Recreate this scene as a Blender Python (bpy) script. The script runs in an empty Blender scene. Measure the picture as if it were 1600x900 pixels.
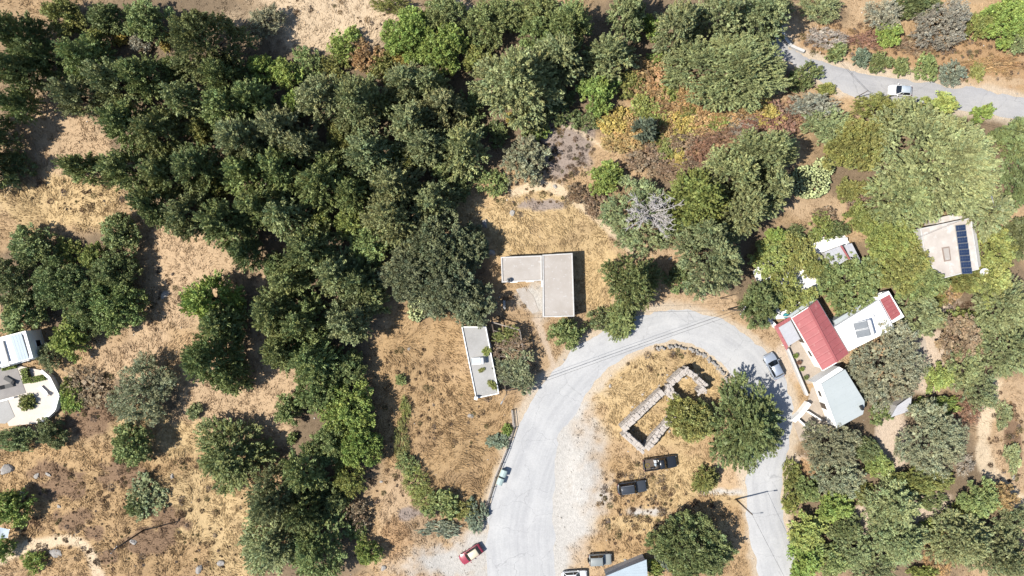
import bpy, math, random
import numpy as np
from mathutils import Vector, Matrix

# ------------------------------------------------------------------ camera, sky, sun, exposure
scene = bpy.context.scene
CAM_H = 108.0
PXM = 10.0                                   # photo pixels (1600 wide) per metre on the ground
cam_data = bpy.data.cameras.new("camera")
cam_data.sensor_width = 36.0
cam_data.lens = 36.0 * CAM_H / 160.0
cam_data.clip_start = 0.5
cam_data.clip_end = 4000.0
cam = bpy.data.objects.new("camera", cam_data)
scene.collection.objects.link(cam)
cam.location = (0, 0, CAM_H)
cam.rotation_euler = (0, 0, 0)
scene.camera = cam

SUN_EL = math.radians(55.0)
SHADOW = Vector((0.968, 0.25))               # the way shadows fall on the ground
world = bpy.data.worlds.new("World")
scene.world = world
world.use_nodes = True
wn = world.node_tree
wn.nodes.clear()
sky = wn.nodes.new("ShaderNodeTexSky")
sky.sky_type = 'NISHITA'
sky.sun_disc = False
sky.sun_elevation = SUN_EL
sky.sun_rotation = math.atan2(-SHADOW.x, -SHADOW.y)
sky.altitude = 300
sky.air_density = 1.0
sky.dust_density = 0.6
sky.ozone_density = 1.0
bgn = wn.nodes.new("ShaderNodeBackground")
bgn.inputs[1].default_value = 0.10
wo = wn.nodes.new("ShaderNodeOutputWorld")
wn.links.new(sky.outputs[0], bgn.inputs[0])
wn.links.new(bgn.outputs[0], wo.inputs[0])

sun_data = bpy.data.lights.new("sun", 'SUN')
sun_data.energy = 4.8
sun_data.angle = math.radians(0.53)
sun_data.color = (1.0, 0.95, 0.87)
sun = bpy.data.objects.new("sun", sun_data)
scene.collection.objects.link(sun)
sd = Vector((math.cos(SUN_EL) * SHADOW.x, math.cos(SUN_EL) * SHADOW.y, -math.sin(SUN_EL)))
sun.rotation_euler = sd.to_track_quat('-Z', 'Y').to_euler()
sun.location = (-60, -15, 90)

scene.view_settings.view_transform = 'Standard'
scene.view_settings.look = 'None'
scene.view_settings.exposure = 1.04
scene.view_settings.gamma = 1.0
scene.view_settings.use_curve_mapping = False
try:
    scene.cycles.max_bounces = 5
    scene.cycles.diffuse_bounces = 2
    scene.cycles.transparent_max_bounces = 4
except Exception:
    pass

# ------------------------------------------------------------------ helpers
C = scene.collection
RNG = np.random.default_rng(7)
random.seed(7)


def lin(r, g, b):
    f = lambda c: (c / 255 / 12.92) if c / 255 <= 0.04045 else ((c / 255 + 0.055) / 1.055) ** 2.4
    return (f(r), f(g), f(b))


def at(px, py, z=0.0):
    """world point that the photograph shows at this pixel, for a thing standing z metres up"""
    k = (CAM_H - z) / CAM_H / PXM
    return Vector(((px - 800) * k, (450 - py) * k, z))


def tag(o, label=None, cat=None, group=None, kind=None):
    if label: o['label'] = label
    if cat: o['category'] = cat
    if group: o['group'] = group
    if kind: o['kind'] = kind
    return o


def empty(name, loc, label=None, cat=None, group=None, rz=0.0):
    o = bpy.data.objects.new(name, None)
    o.empty_display_size = 0.3
    C.objects.link(o)
    o.location = loc
    o.rotation_euler = (0, 0, rz)
    return tag(o, label, cat, group)


def link(name, me, parent=None):
    o = bpy.data.objects.new(name, me)
    C.objects.link(o)
    if parent is not None:
        o.parent = parent
    return o


class MB:
    """collects faces and builds one mesh object"""
    def __init__(s):
        s.v = []; s.f = []

    def quad(s, *pts):
        n = len(s.v)
        s.v += [tuple(p) for p in pts]
        s.f.append(tuple(range(n, n + len(pts))))
        return s

    def prism(s, pts, z0, z1, cap_bottom=True):
        pts = [(p[0], p[1]) for p in pts]
        a = sum(pts[i][0] * pts[(i + 1) % len(pts)][1] - pts[(i + 1) % len(pts)][0] * pts[i][1] for i in range(len(pts)))
        if a < 0: pts = pts[::-1]
        n = len(s.v); k = len(pts)
        zt = z1 if hasattr(z1, '__len__') else [z1] * k
        if a < 0 and hasattr(z1, '__len__'): zt = list(z1)[::-1]
        s.v += [(p[0], p[1], z0) for p in pts] + [(p[0], p[1], zt[i]) for i, p in enumerate(pts)]
        s.f.append(tuple(range(n + k, n + 2 * k)))
        if cap_bottom: s.f.append(tuple(range(n + k - 1, n - 1, -1)))
        for i in range(k):
            j = (i + 1) % k
            s.f.append((n + i, n + j, n + k + j, n + k + i))
        return s

    def box(s, c, size, rz=0.0):
        hx, hy, hz = size[0] / 2, size[1] / 2, size[2] / 2
        cr, sr = math.cos(rz), math.sin(rz)
        pts = [(c[0] + x * cr - y * sr, c[1] + x * sr + y * cr) for x, y in ((-hx, -hy), (hx, -hy), (hx, hy), (-hx, hy))]
        return s.prism(pts, c[2] - hz, c[2] + hz)

    def bar(s, p0, p1, w, h=None):
        """box beam between two points"""
        p0 = Vector(p0); p1 = Vector(p1); h = h or w
        d = (p1 - p0).normalized()
        up = Vector((0, 0, 1)) if abs(d.z) < 0.95 else Vector((1, 0, 0))
        x = d.cross(up).normalized() * w / 2
        y = x.cross(d).normalized() * h / 2
        n = len(s.v)
        for p in (p0, p1):
            s.v += [tuple(p - x - y), tuple(p + x - y), tuple(p + x + y), tuple(p - x + y)]
        s.f += [(n + 3, n + 2, n + 1, n), (n + 4, n + 5, n + 6, n + 7)]
        for i in range(4):
            j = (i + 1) % 4
            s.f.append((n + i, n + j, n + 4 + j, n + 4 + i))
        return s

    def tube(s, pts, rad, sides=7, cap=True):
        pts = [Vector(p) for p in pts]
        rr = rad if hasattr(rad, '__len__') else [rad] * len(pts)
        n0 = len(s.v)
        for i, p in enumerate(pts):
            d = (pts[min(i + 1, len(pts) - 1)] - pts[max(i - 1, 0)]).normalized()
            up = Vector((0, 0, 1)) if abs(d.z) < 0.9 else Vector((1, 0, 0))
            x = d.cross(up).normalized(); y = x.cross(d).normalized()
            for k in range(sides):
                a = 2 * math.pi * k / sides
                s.v.append(tuple(p + (x * math.cos(a) + y * math.sin(a)) * rr[i]))
        for i in range(len(pts) - 1):
            for k in range(sides):
                j = (k + 1) % sides
                a = n0 + i * sides
                s.f.append((a + k, a + sides + k, a + sides + j, a + j))
        if cap:
            s.f.append(tuple(n0 + k for k in range(sides)))
            e = n0 + (len(pts) - 1) * sides
            s.f.append(tuple(e + k for k in range(sides - 1, -1, -1)))
        return s

    def lathe(s, prof, c=(0, 0, 0), sides=14):
        n0 = len(s.v)
        for r, z in prof:
            for k in range(sides):
                a = 2 * math.pi * k / sides
                s.v.append((c[0] + r * math.cos(a), c[1] + r * math.sin(a), c[2] + z))
        for i in range(len(prof) - 1):
            for k in range(sides):
                j = (k + 1) % sides
                a = n0 + i * sides
                s.f.append((a + k, a + j, a + sides + j, a + sides + k))
        s.f.append(tuple(n0 + k for k in range(sides - 1, -1, -1)))
        e = n0 + (len(prof) - 1) * sides
        s.f.append(tuple(e + k for k in range(sides)))
        return s

    def mesh(s, name, mat=None, smooth=False):
        me = bpy.data.meshes.new(name)
        me.from_pydata(s.v, [], s.f)
        if mat is not None: me.materials.append(mat)
        if smooth:
            for p in me.polygons: p.use_smooth = True
        me.update()
        return me

    def build(s, name, mat, parent=None, smooth=False, bevel=0.0):
        o = link(name, s.mesh(name, mat, smooth), parent)
        if bevel:
            b = o.modifiers.new('bevel', 'BEVEL'); b.width = bevel; b.segments = 2; b.limit_method = 'ANGLE'
        return o


def np_mesh(name, verts, faces, mat, col=None):
    """fast mesh from arrays; faces is (n,3) or (n,4); col (nverts,3) becomes the point colour 'tint'"""
    me = bpy.data.meshes.new(name)
    nf, k = faces.shape
    me.vertices.add(len(verts)); me.loops.add(nf * k); me.polygons.add(nf)
    me.vertices.foreach_set('co', np.ascontiguousarray(verts, dtype=np.float32).ravel())
    me.loops.foreach_set('vertex_index', np.ascontiguousarray(faces, dtype=np.int32).ravel())
    me.polygons.foreach_set('loop_start', np.arange(0, nf * k, k, dtype=np.int32))
    if col is not None:
        a = me.attributes.new('tint', 'FLOAT_COLOR', 'POINT')
        c4 = np.ones((len(verts), 4), dtype=np.float32); c4[:, :3] = col
        a.data.foreach_set('color', c4.ravel())
    me.materials.append(mat)
    me.update(calc_edges=True)
    return me


_T = np.random.default_rng(3).random((256, 256))


def vnoise(x, y, s, seed=0):
    x = np.asarray(x) / s + 37.3 * seed + 1000.5; y = np.asarray(y) / s + 91.7 * seed + 1000.5
    xi = np.floor(x).astype(int); yi = np.floor(y).astype(int)
    fx = x - xi; fy = y - yi
    fx = fx * fx * (3 - 2 * fx); fy = fy * fy * (3 - 2 * fy)
    t = lambda a, b: _T[a % 256, b % 256]
    return (t(xi, yi) * (1 - fx) + t(xi + 1, yi) * fx) * (1 - fy) + (t(xi, yi + 1) * (1 - fx) + t(xi + 1, yi + 1) * fx) * fy


def fbm(x, y, s, seed=0, octv=3):
    r = 0; a = 0.5; tot = 0
    for i in range(octv):
        r = r + a * vnoise(x, y, s / 2 ** i, seed + i * 5); tot += a; a *= 0.55
    return r / tot


def sstep(x, a, b):
    t = np.clip((x - a) / (b - a), 0, 1)
    return t * t * (3 - 2 * t)


# ------------------------------------------------------------------ materials
class NT:
    def __init__(s, name):
        s.m = bpy.data.materials.new(name); s.m.use_nodes = True
        s.t = s.m.node_tree; s.t.nodes.clear()
        s.out = s.t.nodes.new('ShaderNodeOutputMaterial')

    def n(s, typ, **kw):
        nd = s.t.nodes.new('ShaderNode' + typ)
        for k, v in kw.items():
            if k.startswith('i_'):
                key = k[2:]; nd.inputs[int(key) if key.isdigit() else key].default_value = v
            else:
                setattr(nd, k, v)
        return nd

    def l(s, a, b):
        s.t.links.new(a, b)


def mat_surface(name, col, col2=None, rough=0.8, scale=1.5, spots=None, spot_scale=3.0, spot_amt=0.55, bump=0.0, bump_scale=20.0,
                metal=0.0, spec=0.3, coat=0.0, k=0.57):
    """painted / built surface: two tones mixed by noise, stains with their own shape, fine relief"""
    col = tuple(c * k for c in col); col2 = tuple(c * k for c in col2) if col2 else None; spots = tuple(c * k for c in spots) if spots else None
    t = NT(name)
    tc = t.n('TexCoord')
    n1 = t.n('TexNoise', i_Scale=scale, i_Detail=6.0, i_Roughness=0.65)
    t.l(tc.outputs['Object'], n1.inputs['Vector'])
    mr = t.n('MapRange'); mr.inputs[1].default_value = 0.32; mr.inputs[2].default_value = 0.68
    t.l(n1.outputs[0], mr.inputs[0])
    mx = t.n('Mix', data_type='RGBA')
    c2 = col2 or tuple(c * 0.8 for c in col)
    mx.inputs[6].default_value = (*col, 1); mx.inputs[7].default_value = (*c2, 1)
    t.l(mr.outputs[0], mx.inputs[0])
    cout = mx.outputs[2]
    if spots is not None:
        n2 = t.n('TexNoise', i_Scale=spot_scale, i_Detail=8.0, i_Roughness=0.7)
        t.l(tc.outputs['Object'], n2.inputs['Vector'])
        m2 = t.n('MapRange'); m2.inputs[1].default_value = spot_amt; m2.inputs[2].default_value = spot_amt + 0.12
        t.l(n2.outputs[0], m2.inputs[0])
        mx2 = t.n('Mix', data_type='RGBA'); mx2.inputs[7].default_value = (*spots, 1)
        t.l(m2.outputs[0], mx2.inputs[0]); t.l(cout, mx2.inputs[6])
        cout = mx2.outputs[2]
    b = t.n('BsdfPrincipled'); b.inputs['Roughness'].default_value = rough; b.inputs['Metallic'].default_value = metal
    b.inputs['Specular IOR Level'].default_value = spec
    if coat: b.inputs['Coat Weight'].default_value = coat; b.inputs['Coat Roughness'].default_value = 0.08
    t.l(cout, b.inputs['Base Color'])
    if bump:
        n3 = t.n('TexNoise', i_Scale=bump_scale, i_Detail=5.0)
        t.l(tc.outputs['Object'], n3.inputs['Vector'])
        bp = t.n('Bump'); bp.inputs['Strength'].default_value = bump; bp.inputs['Distance'].default_value = 0.05
        t.l(n3.outputs[0], bp.inputs['Height']); t.l(bp.outputs[0], b.inputs['Normal'])
    t.l(b.outputs[0], t.out.inputs[0])
    return t.m


def mat_leaf(name, rough=0.55, trans=0.18, spec=0.25):
    """leaf colour = the tree's own colour times each leaf's own tint"""
    t = NT(name)
    oi = t.n('ObjectInfo'); at_ = t.n('Attribute', attribute_name='tint')
    mul = t.n('Mix', data_type='RGBA', blend_type='MULTIPLY'); mul.inputs[0].default_value = 1.0
    t.l(oi.outputs['Color'], mul.inputs[6]); t.l(at_.outputs['Color'], mul.inputs[7])
    tc = t.n('TexCoord')
    nz = t.n('TexNoise', i_Scale=0.55, i_Detail=2.0)
    t.l(tc.outputs['Object'], nz.inputs['Vector'])
    hs = t.n('HueSaturation')
    m = t.n('MapRange'); m.inputs[1].default_value = 0.3; m.inputs[2].default_value = 0.7; m.inputs[3].default_value = 0.490; m.inputs[4].default_value = 0.510
    t.l(nz.outputs[0], m.inputs[0]); t.l(m.outputs[0], hs.inputs['Hue'])
    m2 = t.n('MapRange'); m2.inputs[1].default_value = 0.3; m2.inputs[2].default_value = 0.7; m2.inputs[3].default_value = 0.82; m2.inputs[4].default_value = 1.2
    t.l(nz.outputs[0], m2.inputs[0]); t.l(m2.outputs[0], hs.inputs['Value'])
    t.l(mul.outputs[2], hs.inputs['Color'])
    b = t.n('BsdfPrincipled'); b.inputs['Roughness'].default_value = rough; b.inputs['Specular IOR Level'].default_value = spec
    tr = t.n('BsdfTranslucent')
    t.l(hs.outputs[0], b.inputs['Base Color']); t.l(hs.outputs[0], tr.inputs[0])
    mix = t.n('MixShader'); mix.inputs[0].default_value = trans
    t.l(b.outputs[0], mix.inputs[1]); t.l(tr.outputs[0], mix.inputs[2]); t.l(mix.outputs[0], t.out.inputs[0])
    return t.m


def mat_tint(name, rough=0.9, trans=0.0, fine=None):
    """colour straight from the mesh's own tint (ground cover, grass)"""
    t = NT(name)
    a = t.n('Attribute', attribute_name='tint')
    c = a.outputs['Color']
    tc = t.n('TexCoord')
    b = t.n('BsdfPrincipled'); b.inputs['Roughness'].default_value = rough; b.inputs['Specular IOR Level'].default_value = 0.1
    if fine:
        n1 = t.n('TexNoise', i_Scale=fine, i_Detail=7.0, i_Roughness=0.75)
        t.l(tc.outputs['Object'], n1.inputs['Vector'])
        m = t.n('MapRange'); m.inputs[1].default_value = 0.25; m.inputs[2].default_value = 0.75; m.inputs[3].default_value = 0.72; m.inputs[4].default_value = 1.26
        t.l(n1.outputs[0], m.inputs[0])
        hs = t.n('HueSaturation'); t.l(m.outputs[0], hs.inputs['Value']); t.l(c, hs.inputs['Color'])
        c = hs.outputs[0]
        n2 = t.n('TexNoise', i_Scale=fine * 2.2, i_Detail=4.0)
        t.l(tc.outputs['Object'], n2.inputs['Vector'])
        bp = t.n('Bump'); bp.inputs['Strength'].default_value = 0.9; bp.inputs['Distance'].default_value = 0.12
        t.l(n2.outputs[0], bp.inputs['Height']); t.l(bp.outputs[0], b.inputs['Normal'])
    t.l(c, b.inputs['Base Color'])
    if trans:
        tr = t.n('BsdfTranslucent'); t.l(c, tr.inputs[0])
        mix = t.n('MixShader'); mix.inputs[0].default_value = trans
        t.l(b.outputs[0], mix.inputs[1]); t.l(tr.outputs[0], mix.inputs[2]); t.l(mix.outputs[0], t.out.inputs[0])
    else:
        t.l(b.outputs[0], t.out.inputs[0])
    return t.m


def mat_road(name, base, dark, pale):
    """bleached asphalt: long faint wheel streaks (along the strip's own u), patches, cracks, grit"""
    t = NT(name)
    uv = t.n('UVMap'); uv.uv_map = 'uv'
    tc = t.n('TexCoord')
    mp = t.n('Mapping'); mp.inputs['Scale'].default_value = (0.045, 0.8, 1)
    t.l(uv.outputs[0], mp.inputs[0])
    n1 = t.n('TexNoise', i_Scale=1.6, i_Detail=5.0, i_Roughness=0.6); t.l(mp.outputs[0], n1.inputs['Vector'])
    n2 = t.n('TexNoise', i_Scale=0.22, i_Detail=6.0, i_Roughness=0.65); t.l(tc.outputs['Object'], n2.inputs['Vector'])
    n3 = t.n('TexNoise', i_Scale=5.0, i_Detail=6.0, i_Roughness=0.8); t.l(tc.outputs['Object'], n3.inputs['Vector'])
    def rng(src, a, b, c, d):
        m = t.n('MapRange'); m.inputs[1].default_value = a; m.inputs[2].default_value = b; m.inputs[3].default_value = c; m.inputs[4].default_value = d
        t.l(src, m.inputs[0]); return m.outputs[0]
    mx = t.n('Mix', data_type='RGBA'); mx.inputs[6].default_value = (*dark, 1); mx.inputs[7].default_value = (*base, 1)
    t.l(rng(n1.outputs[0], 0.3, 0.62, 0, 1), mx.inputs[0])
    m2 = t.n('Mix', data_type='RGBA'); m2.inputs[7].default_value = (*pale, 1)
    t.l(rng(n2.outputs[0], 0.46, 0.66, 0, 0.8), m2.inputs[0]); t.l(mx.outputs[2], m2.inputs[6])
    hs = t.n('HueSaturation'); t.l(m2.outputs[2], hs.inputs['Color']); t.l(rng(n3.outputs[0], 0.3, 0.7, 0.88, 1.1), hs.inputs['Value'])
    vo = t.n('TexVoronoi', feature='DISTANCE_TO_EDGE', i_Scale=0.17)
    nd = t.n('TexNoise', i_Scale=0.9, i_Detail=4.0); t.l(tc.outputs['Object'], nd.inputs['Vector'])
    ad = t.n('VectorMath', operation='MULTIPLY_ADD'); ad.inputs[1].default_value = (1.6, 1.6, 0)
    t.l(nd.outputs['Color'], ad.inputs[0]); t.l(tc.outputs['Object'], ad.inputs[2]); t.l(ad.outputs[0], vo.inputs['Vector'])
    m3 = t.n('Mix', data_type='RGBA'); m3.inputs[7].default_value = (*[c * 0.72 for c in dark], 1)
    t.l(rng(vo.outputs['Distance'], 0.0, 0.007, 0.7, 0.0), m3.inputs[0]); t.l(hs.outputs[0], m3.inputs[6])
    b = t.n('BsdfPrincipled'); b.inputs['Roughness'].default_value = 0.9; b.inputs['Specular IOR Level'].default_value = 0.15
    t.l(m3.outputs[2], b.inputs['Base Color'])
    bp = t.n('Bump'); bp.inputs['Strength'].default_value = 0.35; bp.inputs['Distance'].default_value = 0.02
    t.l(n3.outputs[0], bp.inputs['Height']); t.l(bp.outputs[0], b.inputs['Normal'])
    t.l(b.outputs[0], t.out.inputs[0])
    return t.m


M = {}
M['leaf'] = mat_leaf('leaves')
M['ground'] = mat_tint('dry_ground', 0.95, fine=2.2)
M['grass'] = mat_tint('dry_grass', 0.85, trans=0.25)
M['road'] = mat_road('bleached_road', (0.290, 0.289, 0.286), (0.245, 0.245, 0.246), (0.322, 0.319, 0.313))
M['road2'] = mat_road('upper_road', (0.25, 0.246, 0.246), (0.215, 0.212, 0.212), (0.275, 0.268, 0.26))
M['bark'] = mat_surface('bark', (0.10, 0.075, 0.055), (0.05, 0.04, 0.03), 0.95, 6, bump=0.6)
M['deadwood'] = mat_surface('dead_wood', (0.42, 0.39, 0.37), (0.28, 0.26, 0.25), 0.9, 5, k=0.9)
M['concrete'] = mat_surface('weathered_concrete', (0.51, 0.468, 0.425), (0.41, 0.365, 0.318), 0.9, 0.28, spots=(0.60, 0.58, 0.56), spot_scale=1.6, spot_amt=0.57, bump=0.3)
M['concrete_pale'] = mat_surface('pale_concrete', (0.70, 0.68, 0.65), (0.56, 0.54, 0.51), 0.9, 2.0, spots=(0.36, 0.34, 0.32), spot_scale=4, spot_amt=0.6, bump=0.3)
M['concrete_grey'] = mat_surface('grey_screed', (0.45, 0.44, 0.42), (0.36, 0.35, 0.33), 0.9, 0.4, spots=(0.53, 0.51, 0.49), spot_amt=0.57, bump=0.2)
M['white'] = mat_surface('whitewash', (0.80, 0.79, 0.77), (0.74, 0.73, 0.70), 0.85, 2.0, spots=(0.62, 0.60, 0.56), spot_scale=3.0, spot_amt=0.64, bump=0.15, k=0.85)
M['whiteroof'] = mat_surface('white_roof_paint', (0.84, 0.84, 0.83), (0.78, 0.77, 0.76), 0.7, 0.8, spots=(0.60, 0.56, 0.53), spot_scale=0.9, spot_amt=0.60, k=0.8)
M['cream'] = mat_surface('stained_roof', (0.66, 0.60, 0.54), (0.52, 0.46, 0.41), 0.9, 0.45, spots=(0.74, 0.70, 0.65), spot_scale=0.7, spot_amt=0.52, bump=0.2)
M['red'] = mat_surface('red_metal_roof', (0.45, 0.13, 0.13), (0.37, 0.105, 0.105), 0.55, 0.6, spots=(0.50, 0.22, 0.20), spot_scale=1.3, spot_amt=0.58, spec=0.4)
M['bluegrey'] = mat_surface('pale_blue_grey_roof', (0.47, 0.51, 0.51), (0.43, 0.47, 0.47), 0.6, 0.35, spots=(0.51, 0.54, 0.53), spot_amt=0.6)
M['greyroof'] = mat_surface('grey_sheet_roof', (0.54, 0.54, 0.56), (0.46, 0.46, 0.48), 0.6, 1.0, spots=(0.60, 0.60, 0.61), spot_amt=0.6)
M['paving'] = mat_surface('tan_paving', (0.50, 0.42, 0.34), (0.42, 0.35, 0.28), 0.9, 1.0, spots=(0.56, 0.50, 0.43), spot_amt=0.58, bump=0.2)
M['terrace'] = mat_surface('pale_terrace_paving', (0.74, 0.66, 0.57), (0.66, 0.58, 0.50), 0.85, 1.0, bump=0.1)
M['patio'] = mat_surface('grey_patio', (0.33, 0.31, 0.29), (0.27, 0.25, 0.24), 0.85, 1.0, bump=0.1)
M['stone'] = mat_surface('ruin_stone', (0.58, 0.52, 0.46), (0.48, 0.425, 0.375), 0.95, 2.5, spots=(0.65, 0.60, 0.54), spot_scale=5, spot_amt=0.55, bump=0.8, bump_scale=8)
M['rock'] = mat_surface('limestone_rock', (0.46, 0.43, 0.39), (0.30, 0.275, 0.25), 0.95, 2.0, spots=(0.58, 0.55, 0.51), spot_amt=0.55, bump=0.8, bump_scale=6)
M['wood'] = mat_surface('old_timber', (0.16, 0.12, 0.09), (0.09, 0.07, 0.055), 0.9, 4)
M['woodpale'] = mat_surface('pale_timber', (0.42, 0.36, 0.30), (0.30, 0.26, 0.22), 0.9, 4)
M['darkmetal'] = mat_surface('dark_metal', (0.05, 0.05, 0.055), (0.03, 0.03, 0.03), 0.5, 3, metal=0.4)
M['greymetal'] = mat_surface('galvanised_metal', (0.45, 0.46, 0.47), (0.36, 0.37, 0.38), 0.4, 3, metal=0.6)
M['glass'] = mat_surface('dark_glass', (0.012, 0.016, 0.022), (0.008, 0.01, 0.014), 0.06, 1, spec=0.6)
M['cell'] = mat_surface('solar_cell', (0.028, 0.05, 0.11), (0.02, 0.036, 0.085), 0.22, 2, spec=0.5)
M['collector'] = mat_surface('collector_glass', (0.16, 0.18, 0.20), (0.12, 0.14, 0.16), 0.25, 2, spec=0.5)
M['tyre'] = mat_surface('tyre_rubber', (0.02, 0.02, 0.02), (0.014, 0.014, 0.014), 0.9, 3)
M['plastic'] = mat_surface('dark_plastic', (0.03, 0.03, 0.032), (0.02, 0.02, 0.02), 0.6, 3)
M['bin'] = mat_surface('pale_green_bin', (0.42, 0.52, 0.50), (0.36, 0.46, 0.44), 0.55, 2.0, spots=(0.30, 0.36, 0.34), spot_amt=0.64)
M['turq'] = mat_surface('turquoise_plastic', (0.06, 0.38, 0.42), (0.05, 0.30, 0.34), 0.5, 2)
M['awning'] = mat_surface('pale_blue_panel', (0.45, 0.53, 0.58), (0.40, 0.47, 0.52), 0.6, 1.0)
M['brownmat'] = mat_surface('brown_hatch', (0.36, 0.28, 0.23), (0.28, 0.21, 0.17), 0.9, 2.0)
M['lamp_white'] = mat_surface('lamp_cover', (0.75, 0.75, 0.75), (0.68, 0.68, 0.68), 0.4, 2)
M['red_lens'] = mat_surface('tail_lens', (0.35, 0.02, 0.02), (0.25, 0.015, 0.015), 0.2, 3)
M['clear_lens'] = mat_surface('head_lens', (0.7, 0.72, 0.75), (0.55, 0.57, 0.6), 0.15, 3)
M['pear'] = mat_leaf('cactus_pad', 0.7, 0.05)


def paint(name, c, rough=0.28, metal=0.0):
    return mat_surface(name, c, tuple(x * 0.9 for x in c), rough, 1.2, spots=tuple(0.8 * x + 0.05 for x in c), spot_scale=2.5, spot_amt=0.6, metal=metal, spec=0.5, coat=0.25, k=0.68)

# ------------------------------------------------------------------ the ground
MAIN_ROAD = [((738, 1040), (862, 1040)), ((752, 960), (868, 960)), ((762, 905), (870, 905)), ((758, 830), (866, 830)), ((775, 750), (866, 750)), ((798, 690), (872, 690)),
             ((830, 622), (897, 650)), ((872, 570), (925, 605)), ((922, 526), (968, 566)), ((985, 497), (1010, 543)),
             ((1050, 483), (1050, 534)), ((1110, 490), (1092, 543)), ((1163, 518), (1125, 567)), ((1205, 558), (1150, 600)),
             ((1232, 605), (1162, 635)), ((1242, 650), (1168, 670)), ((1234, 692), (1168, 710)), ((1222, 740), (1166, 745)),
             ((1224, 800), (1166, 790)), ((1238, 855), (1173, 850)), ((1252, 905), (1187, 905)), ((1270, 970), (1205, 970)), ((1290, 1040), (1225, 1040))]
UPPER_ROAD = [((1150, -60), (1115, -40)), ((1190, -5), (1165, 15)), ((1220, 43), (1200, 58)), ((1235, 73), (1214, 87)), ((1257, 86), (1250, 104)), ((1300, 100), (1290, 130)), ((1360, 115), (1333, 150)),
              ((1427, 125), (1400, 160)), ((1483, 134), (1467, 170)), ((1533, 140), (1533, 178)), ((1600, 152), (1600, 188)), ((1720, 175), (1720, 212))]
DIRT_ROAD = ([(1552, 600), (1545, 635), (1535, 680), (1536, 715), (1560, 758), (1605, 792), (1680, 830)], 13)
LEFT_TRACK = ([(-40, 885), (10, 866), (60, 850), (110, 843), (138, 855), (152, 885), (165, 930)], 10)
TRAIL = ([(800, 300), (850, 288), (900, 312), (940, 345), (985, 388)], 9)
TRAIL2 = ([(838, 500), (850, 530), (862, 560), (868, 590)], 5)
TRAIL3 = ([(868, 190), (905, 205), (950, 235)], 3)


def catmull(pts, sub):
    pts = np.array(pts, float); out = []
    P = np.vstack([2 * pts[0] - pts[1], pts, 2 * pts[-1] - pts[-2]])
    for i in range(len(pts) - 1):
        p0, p1, p2, p3 = P[i:i + 4]
        for t in np.linspace(0, 1, sub, endpoint=False):
            out.append(0.5 * ((2 * p1) + (-p0 + p2) * t + (2 * p0 - 5 * p1 + 4 * p2 - p3) * t * t + (-p0 + 3 * p1 - 3 * p2 + p3) * t ** 3))
    out.append(pts[-1]); return np.array(out)


def pxw(a):
    a = np.asarray(a, float)
    return np.stack([(a[..., 0] - 800) / PXM, (450 - a[..., 1]) / PXM], -1)


def strip(stations, sub=8):
    L = pxw(catmull([s[0] for s in stations], sub)); R = pxw(catmull([s[1] for s in stations], sub))
    return L, R


def dist_poly(x, y, pts):
    """distance to a polyline (metres)"""
    d = np.full(np.shape(x), 1e9)
    for i in range(len(pts) - 1):
        a = pts[i]; b = pts[i + 1]; ab = b - a; l2 = max(1e-9, float(ab @ ab))
        t = np.clip(((x - a[0]) * ab[0] + (y - a[1]) * ab[1]) / l2, 0, 1)
        d = np.minimum(d, np.hypot(x - a[0] - t * ab[0], y - a[1] - t * ab[1]))
    return d


ROADC = []
for st in (MAIN_ROAD, UPPER_ROAD):
    L_, R_ = strip(st, 2)
    ROADC.append(((L_ + R_) / 2, np.hypot(*(L_ - R_).T) / 2))


def road_dist(x, y):
    """signed-ish distance to the nearest road edge (negative on the road)"""
    d = np.full(np.shape(x), 1e9)
    for c, w in ROADC:
        for i in range(len(c)):
            d = np.minimum(d, np.hypot(x - c[i][0], y - c[i][1]) - w[i])
    return d


def seg_road_dist(x, y):
    d = np.full(np.shape(x), 1e9)
    for c, w in ROADC:
        for i in range(len(c) - 1):
            a = c[i]; b = c[i + 1]; ab = b - a; l2 = max(1e-9, float(ab @ ab))
            t = np.clip(((x - a[0]) * ab[0] + (y - a[1]) * ab[1]) / l2, 0, 1)
            d = np.minimum(d, np.hypot(x - a[0] - t * ab[0], y - a[1] - t * ab[1]) - (w[i] * (1 - t) + w[i + 1] * t))
    return d


FLAT = [(838, 450, 9), (752, 570, 9), (1030, 640, 10), (1275, 530, 9), (1350, 505, 8), (1312, 625, 8), (1484, 388, 8), (40, 590, 11),
        (1318, 395, 6), (1410, 640, 5), (985, 890, 7), (785, 745, 3), (735, 868, 4), (1030, 724, 4), (988, 762, 4), (938, 875, 4), (895, 897, 4), (1240, 660, 6), (1220, 440, 8), (1440, 545, 5)]


def ground_z(x, y):
    x = np.asarray(x, float); y = np.asarray(y, float)
    m = sstep(seg_road_dist(x, y), 0.8, 7.0)
    for px, py, r in FLAT:
        q = pxw((px, py)); m = m * sstep(np.hypot(x - q[0], y - q[1]), r * 0.9, r + 6.0)
    big = (fbm(x, y, 26, 1, 2) - 0.5) * 2.6
    mid = (fbm(x, y, 5, 4, 3) - 0.5) * 0.55
    return m * big + sstep(seg_road_dist(x, y), 0.2, 1.5) * sstep(m, 0.02, 0.4) * mid


def gl(r, g, b):
    return [c * 0.50 for c in lin(r, g, b)]      # photographed tone -> base colour


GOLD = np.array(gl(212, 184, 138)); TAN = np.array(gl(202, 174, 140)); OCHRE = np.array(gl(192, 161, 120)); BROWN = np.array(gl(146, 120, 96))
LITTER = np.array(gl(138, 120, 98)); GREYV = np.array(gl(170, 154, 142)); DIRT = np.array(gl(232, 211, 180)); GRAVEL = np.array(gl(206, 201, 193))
PALE = np.array(gl(220, 196, 164)); ORANGE = np.array(gl(190, 156, 118)); YARD = np.array(gl(214, 194, 172))
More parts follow.
